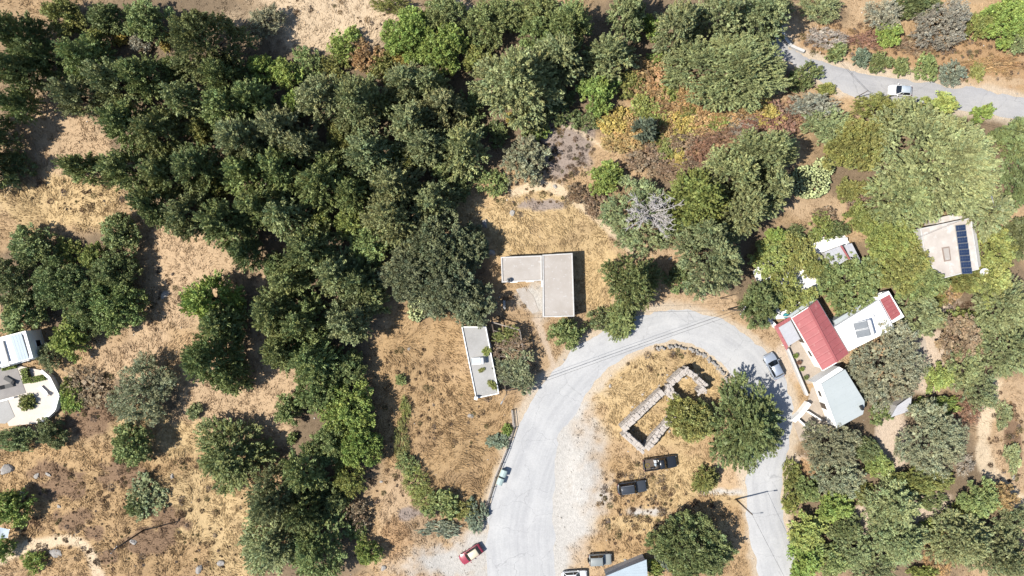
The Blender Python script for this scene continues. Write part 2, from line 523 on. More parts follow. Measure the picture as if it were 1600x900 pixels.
# (colour, grass density, [(px, py, rx, ry)...])
ZONES = [
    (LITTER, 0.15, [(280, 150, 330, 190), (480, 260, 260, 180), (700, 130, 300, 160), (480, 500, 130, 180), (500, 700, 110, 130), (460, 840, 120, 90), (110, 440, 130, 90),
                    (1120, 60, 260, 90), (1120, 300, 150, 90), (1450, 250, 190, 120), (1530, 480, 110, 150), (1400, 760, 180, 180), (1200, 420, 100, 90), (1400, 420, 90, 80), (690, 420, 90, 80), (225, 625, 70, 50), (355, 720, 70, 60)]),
    (PALE, 0.55, [(520, 25, 140, 62), (700, 8, 30, 20)]),
    (TAN, 0.6, [(80, 215, 85, 75), (290, 410, 95, 62), (270, 460, 60, 60), (425, 590, 55, 110), (340, 620, 60, 60), (430, 430, 36, 28), (230, 540, 40, 50)]),
    (GOLD, 1.0, [(95, 315, 120, 48), (850, 350, 135, 75), (930, 430, 55, 70), (720, 330, 40, 30)]),
    (OCHRE, 0.95, [(660, 560, 85, 80), (705, 690, 110, 140), (640, 660, 50, 100)]),
    (TAN, 0.7, [(640, 800, 60, 70), (650, 870, 50, 50)]),
    (ORANGE, 0.9, [(618, 835, 25, 40)]),
    (OCHRE, 0.85, [(230, 800, 260, 130), (60, 740, 90, 60)]),
    (GOLD, 0.85, [(330, 800, 110, 60), (200, 660, 60, 30), (360, 870, 50, 40), (280, 690, 60, 30)]),
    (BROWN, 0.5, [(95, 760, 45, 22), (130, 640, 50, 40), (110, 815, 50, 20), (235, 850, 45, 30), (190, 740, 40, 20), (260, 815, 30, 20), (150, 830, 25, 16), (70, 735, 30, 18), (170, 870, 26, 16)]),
    (GREYV, 0.4, [(880, 235, 60, 55), (850, 320, 35, 10), (640, 800, 22, 10), (990, 800, 30, 22)]),
    (GOLD, 1.0, [(1050, 620, 130, 85), (1060, 780, 110, 70), (1010, 830, 90, 60)]),
    (OCHRE, 0.8, [(985, 790, 60, 22), (1110, 800, 60, 20), (960, 850, 70, 26), (965, 735, 25, 25)]),
    (TAN, 0.5, [(1040, 470, 90, 16), (1110, 475, 60, 20), (1060, 385, 60, 14), (1210, 600, 16, 90), (1225, 540, 14, 50), (1140, 720, 26, 60)]),
    (ORANGE, 0.3, [(1330, 70, 110, 40), (1480, 85, 130, 40), (1560, 120, 60, 30), (1110, 215, 80, 40), (1020, 230, 60, 40), (1050, 150, 70, 40)]),
    (TAN, 0.35, [(1300, 95, 70, 12), (1400, 115, 80, 9), (1540, 128, 70, 8), (1280, 330, 60, 24), (1250, 30, 30, 30), (1240, 45, 20, 26)]),
    (YARD, 0.05, [(1270, 560, 50, 40), (1450, 560, 50, 50), (1395, 690, 30, 50), (1450, 800, 50, 30), (1350, 810, 24, 24), (1250, 730, 26, 14), (1480, 470, 26, 24), (1290, 400, 40, 30)]),
    (ORANGE, 0.6, [(1260, 735, 22, 16)]),
    (TAN, 0.5, [(1575, 690, 34, 95), (1580, 620, 44, 36)]),
    (BROWN, 0.4, [(1582, 680, 12, 40), (955, 322, 16, 18), (962, 372, 12, 14)]),
    (GRAVEL, 0.0, [(880, 720, 58, 120), (878, 800, 58, 110), (870, 860, 40, 70), (882, 645, 30, 50), (905, 760, 40, 70), (700, 882, 70, 26), (750, 860, 40, 40), (800, 905, 120, 30), (1010, 800, 30, 8), (838, 470, 30, 26), (1130, 770, 30, 6)]),
]


def ground_look(x, y):
    x = np.asarray(x, float); y = np.asarray(y, float)
    px = x * PXM + 800; py = 450 - y * PXM
    n = fbm(x, y, 9, 11, 3)[..., None]
    col = OCHRE * (1 - n) + TAN * n
    dens = np.full(x.shape, 0.6)
    wx = (fbm(x, y, 4.5, 21, 3) - 0.5); wy = (fbm(x, y, 1.3, 31, 3) - 0.5)
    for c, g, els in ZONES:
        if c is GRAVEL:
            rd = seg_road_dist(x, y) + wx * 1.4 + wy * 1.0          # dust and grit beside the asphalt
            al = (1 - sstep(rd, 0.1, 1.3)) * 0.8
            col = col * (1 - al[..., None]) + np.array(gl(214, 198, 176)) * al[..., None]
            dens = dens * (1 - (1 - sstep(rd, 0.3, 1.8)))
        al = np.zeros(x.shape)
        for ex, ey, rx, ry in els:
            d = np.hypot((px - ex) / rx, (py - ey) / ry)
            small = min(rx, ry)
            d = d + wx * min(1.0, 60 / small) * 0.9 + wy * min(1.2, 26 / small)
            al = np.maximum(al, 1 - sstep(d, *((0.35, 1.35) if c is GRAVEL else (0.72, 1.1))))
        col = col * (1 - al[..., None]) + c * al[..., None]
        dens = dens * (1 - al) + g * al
    for (pts, hw), c in ((DIRT_ROAD, DIRT), (LEFT_TRACK, DIRT), (TRAIL, DIRT), (TRAIL2, YARD), (TRAIL3, DIRT)):
        d = dist_poly(x, y, pxw(catmull(pts, 4))) * PXM / hw + wx * 0.9 + wy * 0.7
        al = (1 - sstep(d, 0.6, 1.25)) * 0.8
        col = col * (1 - al[..., None]) + c * al[..., None]
        dens = dens * (1 - al)
    patch = sstep(fbm(x, y, 3.6, 41, 3), 0.54, 0.76)[..., None] * (np.clip(dens, 0, 1)[..., None]) * 0.30    # worn brown patches in the grass
    col = col * (1 - patch) + BROWN * patch
    big = (0.86 + 0.28 * fbm(x, y, 14, 51, 2))[..., None]
    return col * big, dens


def axis(lo, hi, step, far):
    core = np.arange(lo, hi + step / 2, step)
    g = []; s = step; p = hi
    while p < far:
        s *= 1.35; p += s; g.append(p)
    g = np.array(g); return np.concatenate([lo - (g - hi)[::-1], core, g])


xs = axis(-86, 86, 0.3, 900); ys = axis(-50, 50, 0.3, 900)
GX, GY = np.meshgrid(xs, ys)
GZ = ground_z(GX, GY)
fade = sstep(np.maximum(np.abs(GX) - 86, np.abs(GY) - 50), 0, 60)
GZ = GZ * (1 - fade)
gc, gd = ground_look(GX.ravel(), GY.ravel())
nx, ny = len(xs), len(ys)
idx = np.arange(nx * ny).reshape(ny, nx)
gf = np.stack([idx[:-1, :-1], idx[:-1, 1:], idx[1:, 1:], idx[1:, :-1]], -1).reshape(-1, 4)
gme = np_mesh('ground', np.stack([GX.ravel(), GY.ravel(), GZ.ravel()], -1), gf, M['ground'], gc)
gme.polygons.foreach_set('use_smooth', np.ones(len(gf), dtype=bool))
ground = link('ground', gme)
tag(ground, 'dry sloping ground of bleached grass, bare earth and litter', 'ground', kind='structure')


def gz(x, y):
    return float(ground_z(np.array([x]), np.array([y]))[0])


def gat(px, py):
    p = at(px, py, 0.0)
    p.z = gz(p.x, p.y)
    return p


def road_strip(name, stations, mat, z, label):
    L, R = strip(stations, 16)
    n = len(L); K = 9
    rng = np.random.default_rng(5)
    ja = (fbm(np.arange(n) * 1.0, np.zeros(n), 6.0, 2, 4) - 0.5) * 1.3; jb = (fbm(np.arange(n) * 1.0, np.zeros(n), 6.0, 6, 4) - 0.5) * 1.3
    wd = np.hypot(*(L - R).T)
    u = np.concatenate([[0], np.cumsum(np.hypot(*np.diff((L + R) / 2, axis=0).T))])
    V = []; UV = []
    for i in range(n):
        for k in range(K):
            t = k / (K - 1)
            tt = t + (ja[i] / wd[i]) * (1 - t) + (jb[i] / wd[i]) * t
            p = L[i] * (1 - tt) + R[i] * tt
            crown = 0.05 * (1 - (2 * t - 1) ** 2)
            V.append((p[0], p[1], z + crown - (0.06 if k in (0, K - 1) else 0)))
            UV.append((u[i], tt * wd[i]))
    ii = np.arange(n * K).reshape(n, K)
    F = np.stack([ii[:-1, :-1], ii[:-1, 1:], ii[1:, 1:], ii[1:, :-1]], -1).reshape(-1, 4)
    V = np.array(V)
    a = V[F[0, 1]] - V[F[0, 0]]; b = V[F[0, 3]] - V[F[0, 0]]
    if np.cross(a, b)[2] < 0: F = F[:, ::-1]
    me = np_mesh(name, V, F, mat)
    uv = me.uv_layers.new(name='uv')
    uv.data.foreach_set('uv', np.array(UV, dtype=np.float32)[F.ravel()].ravel())
    me.polygons.foreach_set('use_smooth', np.ones(len(F), dtype=bool))
    o = link(name, me)
    return tag(o, label, 'road', kind='structure')


road_strip('road', MAIN_ROAD, M['road'], 0.05, 'bleached grey road bending round the stone ruin')
road_strip('road', UPPER_ROAD, M['road2'], 0.05, 'grey road crossing the upper right corner')

# ------------------------------------------------------------------ what grows: kind colour px py rx ry [height] | where it stands
open_list = """
pine dg 14 48 40 42 12.5 | in the top left corner of the photo
pine dg 18 108 36 36 12.5 | at the left edge, second down from the top left corner
pine mg 14 160 32 28 11 | at the left edge just above the shaded bare slope
shrub dg 22 258 30 26 2.4 | at the left edge below the shaded bare slope
oak og 92 22 40 30 | at the top edge, first in from the top left corner
pine dg 55 85 30 36 | in deep shade between the left edge conifers and the bare slope
oak dg 162 28 30 34 | at the top edge left of the small yellow shrub
shrub ye 185 56 12 14 | beside the pale shrub in the upper left wood, left of two
shrub sg 216 62 18 18 | between the two yellow shrubs of the upper left wood
shrub ye 258 62 12 16 | against the big dark conifer, right of two yellow ones
oak mg 228 30 36 36 | at the top edge above the pale grey shrub
pine dg 312 62 58 60 | dominating the top left, beside the pale field
pine mg 126 88 42 36 | on the wood's edge, topmost above the shaded bare slope
pine gg 108 145 40 30 | reaching out over the bare slope with a grey flank
pine gg 165 122 42 38 | behind the grey-flanked one above the bare slope
pine mg 215 118 38 36 | left of the pale-topped conifer in the upper left wood
pine pg 280 152 34 36 | pale-topped, in the middle of the upper left wood
pine mg 342 118 40 40 | directly below the big dark conifer of the top left
pine mg 350 168 44 40 | between the pale-topped conifer and the wood's right half
pine mg 188 190 46 36 | at the head of the small sunlit patch of bare slope
pine mg 240 205 42 38 | in the second row above the golden slope
pine mg 118 258 40 24 | lowest on the left, just above the golden slope
pine mg 190 262 46 36 | in the front row above the golden slope, second from left
pine mg 250 270 42 36 | in the front row above the golden slope, third from left
pine dg 305 262 42 40 | in the front row above the golden slope, fourth from left
pine gg 372 218 40 44 | left of the dark gap in the middle of the wood
pine mg 390 152 34 34 | below the bright shrubs that end the pale field
pine mg 378 268 38 36 | left of the middle pale-grey group, lower row
pine dg 235 320 46 32 | on the lower fringe of the wood above the bare tan slope
pine dg 290 335 44 36 | on the lower fringe, right above the bare tan slope
pine mg 345 345 46 40 | on the lower fringe where the tan slope narrows
pine dg 380 392 34 24 | at the right end of the bare tan slope
pine mg 402 322 40 40 | below the middle row, left of the yellow-green tree
olive ol 412 34 32 26 | at the left end of the pale top field
broad lg 408 108 24 26 | at the lower left corner of the pale field
broad lg 446 116 26 26 | second along the lower edge of the pale field
shrub mg 482 96 30 26 2.8 | third along the lower edge of the pale field
shrub lg 540 68 32 24 2.8 | jutting into the lower edge of the pale field
shrub or 570 88 28 26 2.8 | just below the one jutting into the pale field
shrub og 520 108 26 26 2.6 | left of the tan-yellow one under the pale field
shrub og 598 104 22 26 2.6 | right of the tan-yellow one under the pale field
broad lg 640 52 38 42 | at the right end of the pale field
oak mg 690 22 34 32 | at the top edge right of the pale field
shrub ye 628 90 18 20 2.5 | below the bright tree at the right end of the pale field
broad lg 692 78 42 42 | beside the one at the right end of the pale field
broad mg 756 36 36 38 | at the top edge left of the wood's dark gap
oak mg 786 18 34 30 | at the top edge near the middle of the photo
broad og 742 86 24 26 | left of the big pale-green conifer near the top
olive og 610 8 30 14 | on the top edge beyond the pale field
pine gg 500 152 40 44 | left of the twin spires in the middle of the wood
pine gg 556 158 46 46 | long-limbed, in the middle of the wood
pine gg 632 130 34 34 | under the yellow shrub, with a silvery left flank
pine gg 668 130 30 32 | right of the silvery-flanked one under the yellow shrub
pine gg 692 162 32 34 | left of the dark rounded shrub in the upper middle
shrub dg 736 168 28 30 2.8 | rounded, left of the big pale-green conifer
pine gg 640 188 36 36 | behind the pale conifer above the twin round shrubs
pine gg 664 226 40 36 | left of the pale conifer above the twin round shrubs
pine pg 722 228 42 38 | above the twin round shrubs
pine gg 572 240 42 40 | right of the dark gap in the middle of the wood
pine mg 500 285 46 40 | below the dark gap in the middle of the wood
pine pg 612 290 40 44 | tall and pale, left of the big oaks
pine gg 432 200 40 46 | left of the dark gap in the middle of the wood, upper one
pine mg 436 262 44 40 | left of the dark gap in the middle of the wood, lower one
pine mg 548 300 36 36 | left of the tall pale conifer near the big oaks
pine gg 470 225 32 40 | on the near side of the dark gap in the wood
shrub dg 716 286 25 26 2.6 | left of twin round shrubs above the grassy knoll
shrub mg 766 282 24 24 2.4 | right of twin round shrubs above the grassy knoll
olive ol 818 250 38 38 | with bare silver twigs, above the grassy knoll
shrub dg 775 208 24 20 2.4 | between the olive and the pale conifer
pine pg 808 122 62 64 | big and pale, at the top centre of the wood
pine gg 876 86 42 40 | right behind the big pale conifer at top centre
pine mg 892 36 40 38 | at the top edge right of centre
oak mg 836 50 32 30 | above the big pale conifer at top centre
oak mg 838 14 34 26 | at the top edge exactly above the big pale conifer
pine pg 955 82 42 36 | pale, above the small bright round tree
pine gg 986 14 40 32 | at the top edge above the pale conifer
shrub lg 1010 42 26 24 2.8 | between the top edge conifers, right of centre
pine gg 1064 36 44 40 | above the small bare patch near the huge flat-topped conifer
pine gg 1130 22 44 34 | at the top edge above the huge flat-topped conifer
pine gg 1196 22 46 40 | at the top edge beside the bend of the upper road
broad lg 936 142 32 34 | small and feathery, above the dry scrub clearing
shrub dg 878 166 32 28 2.8 | left of the feathery bright tree
shrub dg 836 192 28 24 2.6 | at the upper left of the dry scrub clearing
shrub dg 921 186 20 18 2.0 | at the upper edge of the dry scrub clearing
shrub lg 846 206 14 14 1.5 | on the left rim of the dry scrub clearing
shrub ye 797 185 9 10 1.5 | tucked under the big pale conifer at top centre
pine pg 1150 108 92 62 10.5 | huge and flat-topped, above the autumn-coloured thicket
shrub lg 1030 92 22 18 2.0 | by the small bare patch above the autumn thicket
shrub or 1034 122 28 24 2.2 | at the top of the autumn thicket
shrub yg 1046 138 20 18 2.0 | in front of the topmost of the autumn thicket
shrub og 985 128 20 16 2.0 | left edge of the autumn thicket, uppermost
shrub ye 962 192 24 20 2.0 | lower left of the autumn thicket beside the clearing
shrub or 990 205 24 20 2.0 | right of the yellow one beside the clearing
shrub yg 1005 165 22 16 2.0 | in the upper left of the autumn thicket
pine bg 1010 200 20 20 | small, alone inside the autumn thicket
shrub or 1095 162 32 20 2.2 | under the lower edge of the huge flat-topped conifer
shrub ye 1066 195 26 24 2.0 | at the heart of the autumn thicket
shrub or 1130 178 30 18 2.0 | second under the lower edge of the huge conifer
twig rb 1118 212 34 18 1.8 | in the autumn thicket, larger of two
twig rb 1092 238 22 18 1.6 | in the autumn thicket, smaller of two
shrub ye 1058 244 12 14 1.4 | brightest in the autumn thicket, at its lower edge
shrub br 1016 245 34 22 1.8 | at the lower left end of the autumn thicket
shrub og 1035 222 24 18 1.8 | between the small conifer and the brightest yellow shrub
shrub ye 1192 178 26 18 2.0 | at the right end of the autumn thicket
twig gr 1152 196 26 16 1.6 | right of the red-brown pair in the autumn thicket
shrub or 1046 170 26 14 1.9 | above the heart of the autumn thicket
twig rb 1250 175 34 26 1.8 | below the roadside rounded shrub in the upper right
broad lg 946 276 28 24 | at the lower end of the dry scrub clearing
shrub br 905 302 24 16 1.8 | beside the footpath above the grassy knoll
shrub br 928 322 20 22 1.8 | between the footpath and the half-dead tree
olive gg 1000 335 56 58 5.2 | half dead, with bare branches at its centre
pine pg 1196 238 56 40 | right-hand front of the dense group east of the half-dead tree
pine pg 1150 275 50 46 | at the centre of the dense group east of the half-dead tree
pine yg 1092 312 48 50 | yellowish, touching the half-dead tree
pine gg 1165 322 48 40 | at the lower edge of the dense group east of the half-dead tree
pine gg 1204 292 42 42 | left of the prickly pears
pine gg 1100 360 40 26 | just below the yellowish one by the half-dead tree
pine gg 1116 405 58 50 | broad, above the top of the road bend
shrub dg 1060 433 26 24 2.4 | between the two big round trees above the bend
pine mg 988 442 44 46 | round, at the left of the road bend
pine mg 972 498 32 24 4.5 | overhanging the road's outer edge at the bend
shrub dg 938 500 22 18 2.2 | at the road's outer edge beside the overhanging tree
broad mg 885 520 25 26 | alone below the L-shaped concrete house
oak dg 1186 474 32 38 | at the roadside between the pole and the red roof
oak kg 646 432 46 50 | leftmost of the big oaks by the grassy knoll
oak kg 682 388 62 52 | topmost of the big oaks by the grassy knoll
oak kg 728 388 38 36 | rightmost of the big oaks, nearest the L-shaped house
oak kg 698 448 50 48 | in the middle of the big oaks by the grassy knoll
oak kg 736 478 36 36 | overhanging the end of the narrow flat roof
pine pg 610 338 48 46 | pale, against the top of the big oaks
pine gg 672 316 38 34 | against the top right of the big oaks
broad yg 546 350 24 26 | left of the pale conifer by the big oaks
broad mg 580 385 34 34 | in the gap between the big oaks and the pale conifer
pine mg 480 392 42 40 | above the star-shaped pale conifer
pine pg 522 426 38 38 | star-shaped, left of the big oaks
broad mg 582 466 28 28 | at the foot of the big oaks, left side
pine mg 424 488 42 38 | right of the small bare clearing, front
pine mg 470 505 42 40 | right of the small bare clearing, behind the front one
pine gg 540 505 38 36 | above the golden field, west side
pine mg 438 548 38 36 | next to the long bare strip, upper
pine mg 486 562 42 38 | beside the golden field's upper left corner
broad mg 546 576 30 28 | at the golden field's left corner
pine mg 452 440 34 34 | just below the small bare clearing's right end
pine dg 560 440 32 34 | in the shade left of the oaks' lower limb
pine gg 440 335 36 36 | between the tan slope's end and the yellow-green tree
broad dg 45 385 40 32 | at the left edge below the golden slope
shrub yg 102 392 24 20 2.2 | below the golden slope, between dark broadleaf trees
broad yg 145 405 22 26 | in the left grove, brightest one
broad mg 182 366 34 28 | at the top of the left grove, nearest the bare slope
broad dg 20 438 42 40 | at the left edge in the middle of the left grove
broad mg 32 490 40 30 | at the left edge above the white villa
broad dg 92 445 46 40 | at the heart of the left grove
broad dg 134 478 46 40 | in the front of the left grove, above the bright-leaved one
broad mg 178 478 46 42 | rightmost and lowest of the left grove
broad dg 172 428 40 36 | at the right of the left grove, upper one
broad lg 108 528 34 32 | by the corner of the white villa
pine lg 322 468 46 38 | bright-topped, alone right of the grey boulder
pine mg 342 505 36 36 | below the bright-topped one right of the boulder
pine mg 322 560 52 48 | lowest of the column right of the grey boulder
pine mg 360 590 28 30 | at the left rim of the long bare strip
olive ol 222 612 56 50 6.0 | twiggy and broad, alone in the left middle
oak mg 206 695 34 36 | directly below the twiggy silvery tree
pine mg 355 716 62 60 9.0 | big and dense, alone in the lower left meadow
shrub gg 224 778 36 32 2.0 | low and round, in the lower left meadow
shrub mg 210 790 20 16 2.4 | growing through the low round grey-green one
shrub gg 302 645 14 12 1.4 | between the twiggy tree and the big lone conifer
broad lg 12 795 34 34 | at the left edge of the lower meadow
broad lg 4 858 18 20 | at the left edge beside the blue shade sail
shrub lg 52 878 20 18 1.9 | near the bottom left beside the dirt track
olive gg 76 560 20 22 3.4 | at the villa's right wall
broad dg 26 688 34 20 3.6 | below the villa's terrace, left
broad dg 80 676 28 20 3.4 | below the villa's terrace, right
shrub lg 112 625 18 26 2.0 | right of the villa's curved terrace wall
twig br 135 600 36 34 1.6 | between the villa and the twiggy silvery tree
shrub og 104 604 12 18 1.6 | hugging the villa's curved terrace wall
broad mg 450 640 24 24 | small, alone on the long bare strip
shrub mg 457 684 10 10 1.4 | tiny, alone in the tree shade below the long bare strip
broad mg 500 605 44 36 | uppermost of the green row left of the field
broad lg 548 640 46 44 | in the green row left of the field, largest
broad mg 520 690 36 36 | in the green row left of the field, third
broad lg 562 690 40 34 | in the green row left of the field, nearest the field
olive og 545 742 34 26 | at the lower end of the green row left of the field
pine mg 476 738 36 38 | between the tree shade and the green row
pine gg 424 780 44 48 | near the bottom, left end of the lower wood
pine gg 426 850 62 52 9.0 | at the bottom edge, left end of the lower wood
pine mg 492 858 56 50 9.0 | at the bottom edge, right end of the lower wood
pine dg 470 800 36 36 | in the middle of the lower wood
oak dg 524 776 24 24 | beside the purple-brown bush
shrub br 560 802 26 24 2.6 | purple-tinged, at the wood's edge near the bottom
shrub mg 558 826 22 18 2.2 | below the purple-tinged brown one
broad lg 576 862 18 24 | at the bottom, last before the bare strip
shrub mg 637 722 18 18 1.6 | in the middle of the brown field
twig og 654 750 24 22 1.6 | second in the diagonal row across the brown field
twig og 630 690 14 32 1.0 | long and low, at the field's upper diagonal row
twig og 634 640 8 24 0.8 | thin strip along the field's footpath
shrub mg 692 786 30 24 2.2 | at the lower end of the brown field
shrub og 722 798 24 18 1.7 | near the fence end at the road
shrub bg 690 826 36 14 1.2 | low mat at the field's bottom corner
shrub bg 742 806 18 28 1.5 | against the fence end by the road
twig og 662 778 22 20 1.4 | third in the diagonal row across the brown field
shrub mg 628 592 9 9 1.0 | small tuft in the golden field
shrub bg 780 690 14 18 1.1 | against the fence near the pale bins
shrub lg 791 672 9 9 1.0 | small, against the fence above the bins
oak og 1077 655 32 40 5.0 | round, growing against the ruin
pine dg 1172 668 54 74 9.5 | big, between the ruin and the road
pine og 1103 752 20 24 4.0 | small and cone-shaped, on the dry verge near the lamp post
oak dg 1086 858 62 54 7.5 | big, at the bottom edge right of centre
shrub lg 1018 888 26 14 2.0 | over the edge of the blue-grey roof at the bottom
shrub bg 1040 870 18 16 2.0 | between the bottom roof and the big dark oak
broad yg 1204 402 30 30 3.8 | in the walled garden, leftmost
broad og 1245 396 34 30 3.8 | in the walled garden, upper middle
broad og 1220 452 32 28 3.8 | in the walled garden, lower left
broad yg 1254 470 28 22 3.4 | in the walled garden, right above the red roof
broad og 1268 416 24 22 3.4 | in the walled garden, beside the leafy canopy
broad lg 1212 372 18 18 3.0 | at the garden's upper left corner
shrub dg 1242 368 18 18 2.2 | at the garden's upper edge
shrub yg 1282 356 24 22 2.6 | above the grey shed roof, bright one
shrub dg 1308 358 17 20 2.4 | above the grey shed roof, dark one
shrub br 1286 334 20 12 1.6 | on the bare patch below the prickly pears
vine mg 1324 443 52 48 3.6 | spread dense between the red roof and the grey shed
oak yg 1388 372 44 40 5.0 | above the leafy canopy, right of the grey shed
oak og 1412 418 46 44 5.5 | between the leafy canopy and the solar roof
oak mg 1444 442 40 40 5.0 | at the lower corner of the solar roof
oak gg 1440 492 40 30 4.5 | right of the small red roof
broad og 1345 340 26 22 3.5 | below the giant conifer, left end
pine pg 1482 252 110 82 12.5 | the giant, covering the right middle of the photo
pine pg 1418 312 60 44 8.5 | pale, at the left foot of the giant one
oak og 1344 226 56 42 6.5 | left of the giant conifer
olive og 1374 168 44 24 4.0 | below the parked car on the upper road, leaning over the verge
broad yg 1466 166 36 22 4.0 | at the lower verge of the upper road, right of the car
shrub lg 1536 176 20 14 2.0 | at the lower verge of the upper road, small
olive sg 1272 162 42 22 4.0 | beside the upper road's first bend
shrub dg 1262 118 28 22 2.6 | rounded, at the inner side of the upper road's first bend
shrub og 1290 138 16 10 1.6 | between the rounded dark one and the upper road
olive gg 1300 195 44 28 4.2 | behind the silver-grey olive near the upper road
broad mg 1580 215 36 34 4.5 | at the right edge below the upper road
oak dg 1592 285 30 40 4.5 | at the right edge beside the giant conifer
shrub mg 1308 82 18 16 1.9 | first in the row above the upper road
shrub bg 1346 90 16 14 1.8 | second in the row above the upper road
shrub mg 1378 98 20 17 2.0 | third in the row above the upper road
shrub mg 1408 105 16 13 1.7 | fourth in the row above the upper road
shrub mg 1450 104 24 19 2.1 | fifth in the row above the upper road
shrub bg 1492 114 20 22 2.0 | last in the row above the upper road
shrub og 1528 112 11 16 1.2 | beyond the end of the roadside row
olive sg 1388 20 32 26 4.5 | at the top edge, left of two silvery ones
olive sg 1480 32 50 36 5.0 | at the top edge with bare limbs, right of two silvery ones
broad lg 1396 48 22 22 3.0 | between the two silvery olives at the top edge
olive gg 1288 10 34 24 4.0 | at the top edge right of the upper road's bend
twig rb 1370 60 40 16 1.2 | low, above the row of roadside shrubs
twig gr 1290 60 36 16 1.2 | low and straggling, left above the roadside row
twig br 1430 72 30 14 1.2 | low, below the silvery olives
broad lg 1578 30 40 40 5.0 | in the top right corner
broad og 1535 38 24 26 3.5 | left of the bright corner tree at top right
olive gg 1598 60 24 24 3.5 | at the right edge under the top right corner tree
oak dg 1440 6 40 18 4.5 | at the top edge between the two silvery olives
twig or 1560 100 50 14 1.0 | low, on the bank above the upper road's right end
pine gg 1548 328 46 40 7.0 | behind the solar roof's upper right corner
broad yg 1560 388 36 30 4.0 | right of the white dish
oak dg 1592 372 26 32 4.5 | at the right edge level with the solar panels
oak yg 1550 440 40 30 4.5 | below the white dish
pine gg 1572 478 50 42 7.0 | at the right edge, upper of the two below the dish
pine gg 1588 545 48 46 7.0 | at the right edge, lower of the two below the dish
oak og 1512 438 30 20 3.4 | just below the solar panels
twig or 1480 458 24 20 1.4 | on the bare patch below the solar roof
shrub og 1500 500 28 22 2.2 | left of the right edge conifers
oak br 1502 528 44 36 4.0 | brown-tinged, right of the sandy yard
olive gg 1510 572 40 30 4.5 | below the brown-tinged one right of the sandy yard
olive ol 1390 566 72 52 5.5 | big, overhanging the white roof
broad yg 1470 590 24 26 3.2 | on the sandy yard, right of the big overhanging olive
olive gg 1530 612 36 30 4.0 | at the top of the right dirt road
twig rb 1512 642 26 26 1.6 | at the left rim of the right dirt road
shrub lg 1468 634 36 16 2.2 | between the two big olives below the yard
olive ol 1456 684 64 50 6.0 | big, left of the right dirt road
olive ol 1300 696 44 40 5.5 | below the pale blue-grey roof
olive ol 1312 745 38 38 5.0 | second below the pale blue-grey roof
oak dg 1352 702 20 26 3.0 | shaded, between the two olives below the roof
broad yg 1374 724 24 22 3.0 | round, between the olive groups
oak og 1440 752 52 22 4.0 | below the big olive of the right dirt road
twig gr 1506 728 14 18 1.4 | at the elbow of the right dirt road
pine gg 1402 790 44 40 7.0 | upper of the pair in the lower right wood
pine gg 1408 845 46 44 7.0 | lower of the pair in the lower right wood
broad mg 1530 782 32 34 4.0 | rounded, below the elbow of the right dirt road
oak or 1558 776 24 28 3.6 | below the elbow of the right dirt road, on its verge
olive gg 1584 812 30 34 4.0 | at the right edge below the dirt road
pine pg 1508 846 52 44 8.0 | near the bottom right corner, left one
pine gg 1570 872 46 42 8.0 | in the bottom right corner
twig or 1470 868 24 40 1.8 | orange-tinged strip between the lower right conifers
shrub yg 1452 830 18 22 2.0 | between the pair and the orange-tinged strip
shrub og 1238 742 15 24 2.2 | uppermost in the hedge along the lower right road
shrub og 1236 782 17 22 2.2 | second in the hedge along the lower right road
broad yg 1262 835 34 32 4.0 | yellowest in the hedge along the lower right road
broad lg 1256 880 36 30 4.0 | at the bottom edge beside the lower right road
broad mg 1300 875 30 30 4.0 | at the bottom edge, second in from the road
broad lg 1306 792 30 26 3.8 | below the olives, right of the hedge
oak dg 1322 826 28 26 3.8 | in the shade right of the yellow hedge tree
olive gg 1338 862 34 34 4.5 | near the bottom, right of the hedge trees
oak mg 1264 765 20 24 3.0 | behind the second hedge shrub
olive gg 1365 892 34 20 4.5 | at the bottom edge under the conifer pair
shrub yg 1445 893 24 12 2.0 | at the bottom edge between conifers
olive gg 1215 10 28 18 4.0 | at the top edge on the inside of the upper road's bend
pine dg -48 205 48 44 12.5 | just beyond the left edge, throwing shade on the bare slope
pine dg -42 262 40 36 11 | just beyond the left edge beside the shaded slope, lower one
shrub or 1008 112 22 18 2.0 | at the thicket's upper left beside the pale conifer
shrub or 1075 150 26 20 2.2 | in the thicket's upper middle, under the huge conifer
shrub yg 1024 186 20 16 1.9 | just right of the small thicket conifer
shrub or 1040 200 24 18 1.9 | between the small thicket conifer and the yellow heart shrub
shrub or 1092 192 28 18 1.9 | right of the yellow heart shrub of the thicket
shrub br 1060 218 26 16 1.8 | just above the brightest yellow shrub
shrub rb 1140 158 24 14 2.0 | under the huge conifer's lower right rim
shrub or 1165 176 26 16 1.9 | left of the yellow one at the thicket's right end
shrub rb 1175 198 28 16 1.8 | low on the thicket's right side
shrub or 975 222 24 16 1.7 | at the thicket's lower left, above the bright green tree
shrub br 1078 258 24 14 1.6 | lowest in the thicket, beside the dense conifers
shrub rb 1215 185 24 18 1.8 | at the far right tip of the thicket
shrub yg 1118 192 20 14 1.8 | amid the thicket's right half
shrub br 1042 262 28 12 1.5 | at the thicket's foot above the half-dead tree
shrub or 1150 180 20 14 1.8 | small, amid the thicket's right half
shrub or 1022 146 20 14 1.9 | small, amid the thicket's upper left
shrub og 1072 176 18 14 1.8 | small, above the thicket's yellow heart
broad og 150 62 24 22 4.5 | in the gap left of the small yellow shrubs, upper left wood
broad mg 270 104 26 24 5.0 | low in the gap above the pale-topped conifer
broad og 312 205 26 24 5.0 | low in the gap below the pale-topped conifer
broad mg 402 240 24 24 5.0 | low in the gap between the grey-flanked middle conifers
broad lg 462 158 22 22 4.5 | bright in the gap left of the long-limbed conifer
broad og 532 208 26 22 4.5 | in the dark gap in the middle of the wood, upper
broad mg 520 240 24 22 4.0 | in the dark gap in the middle of the wood, lower
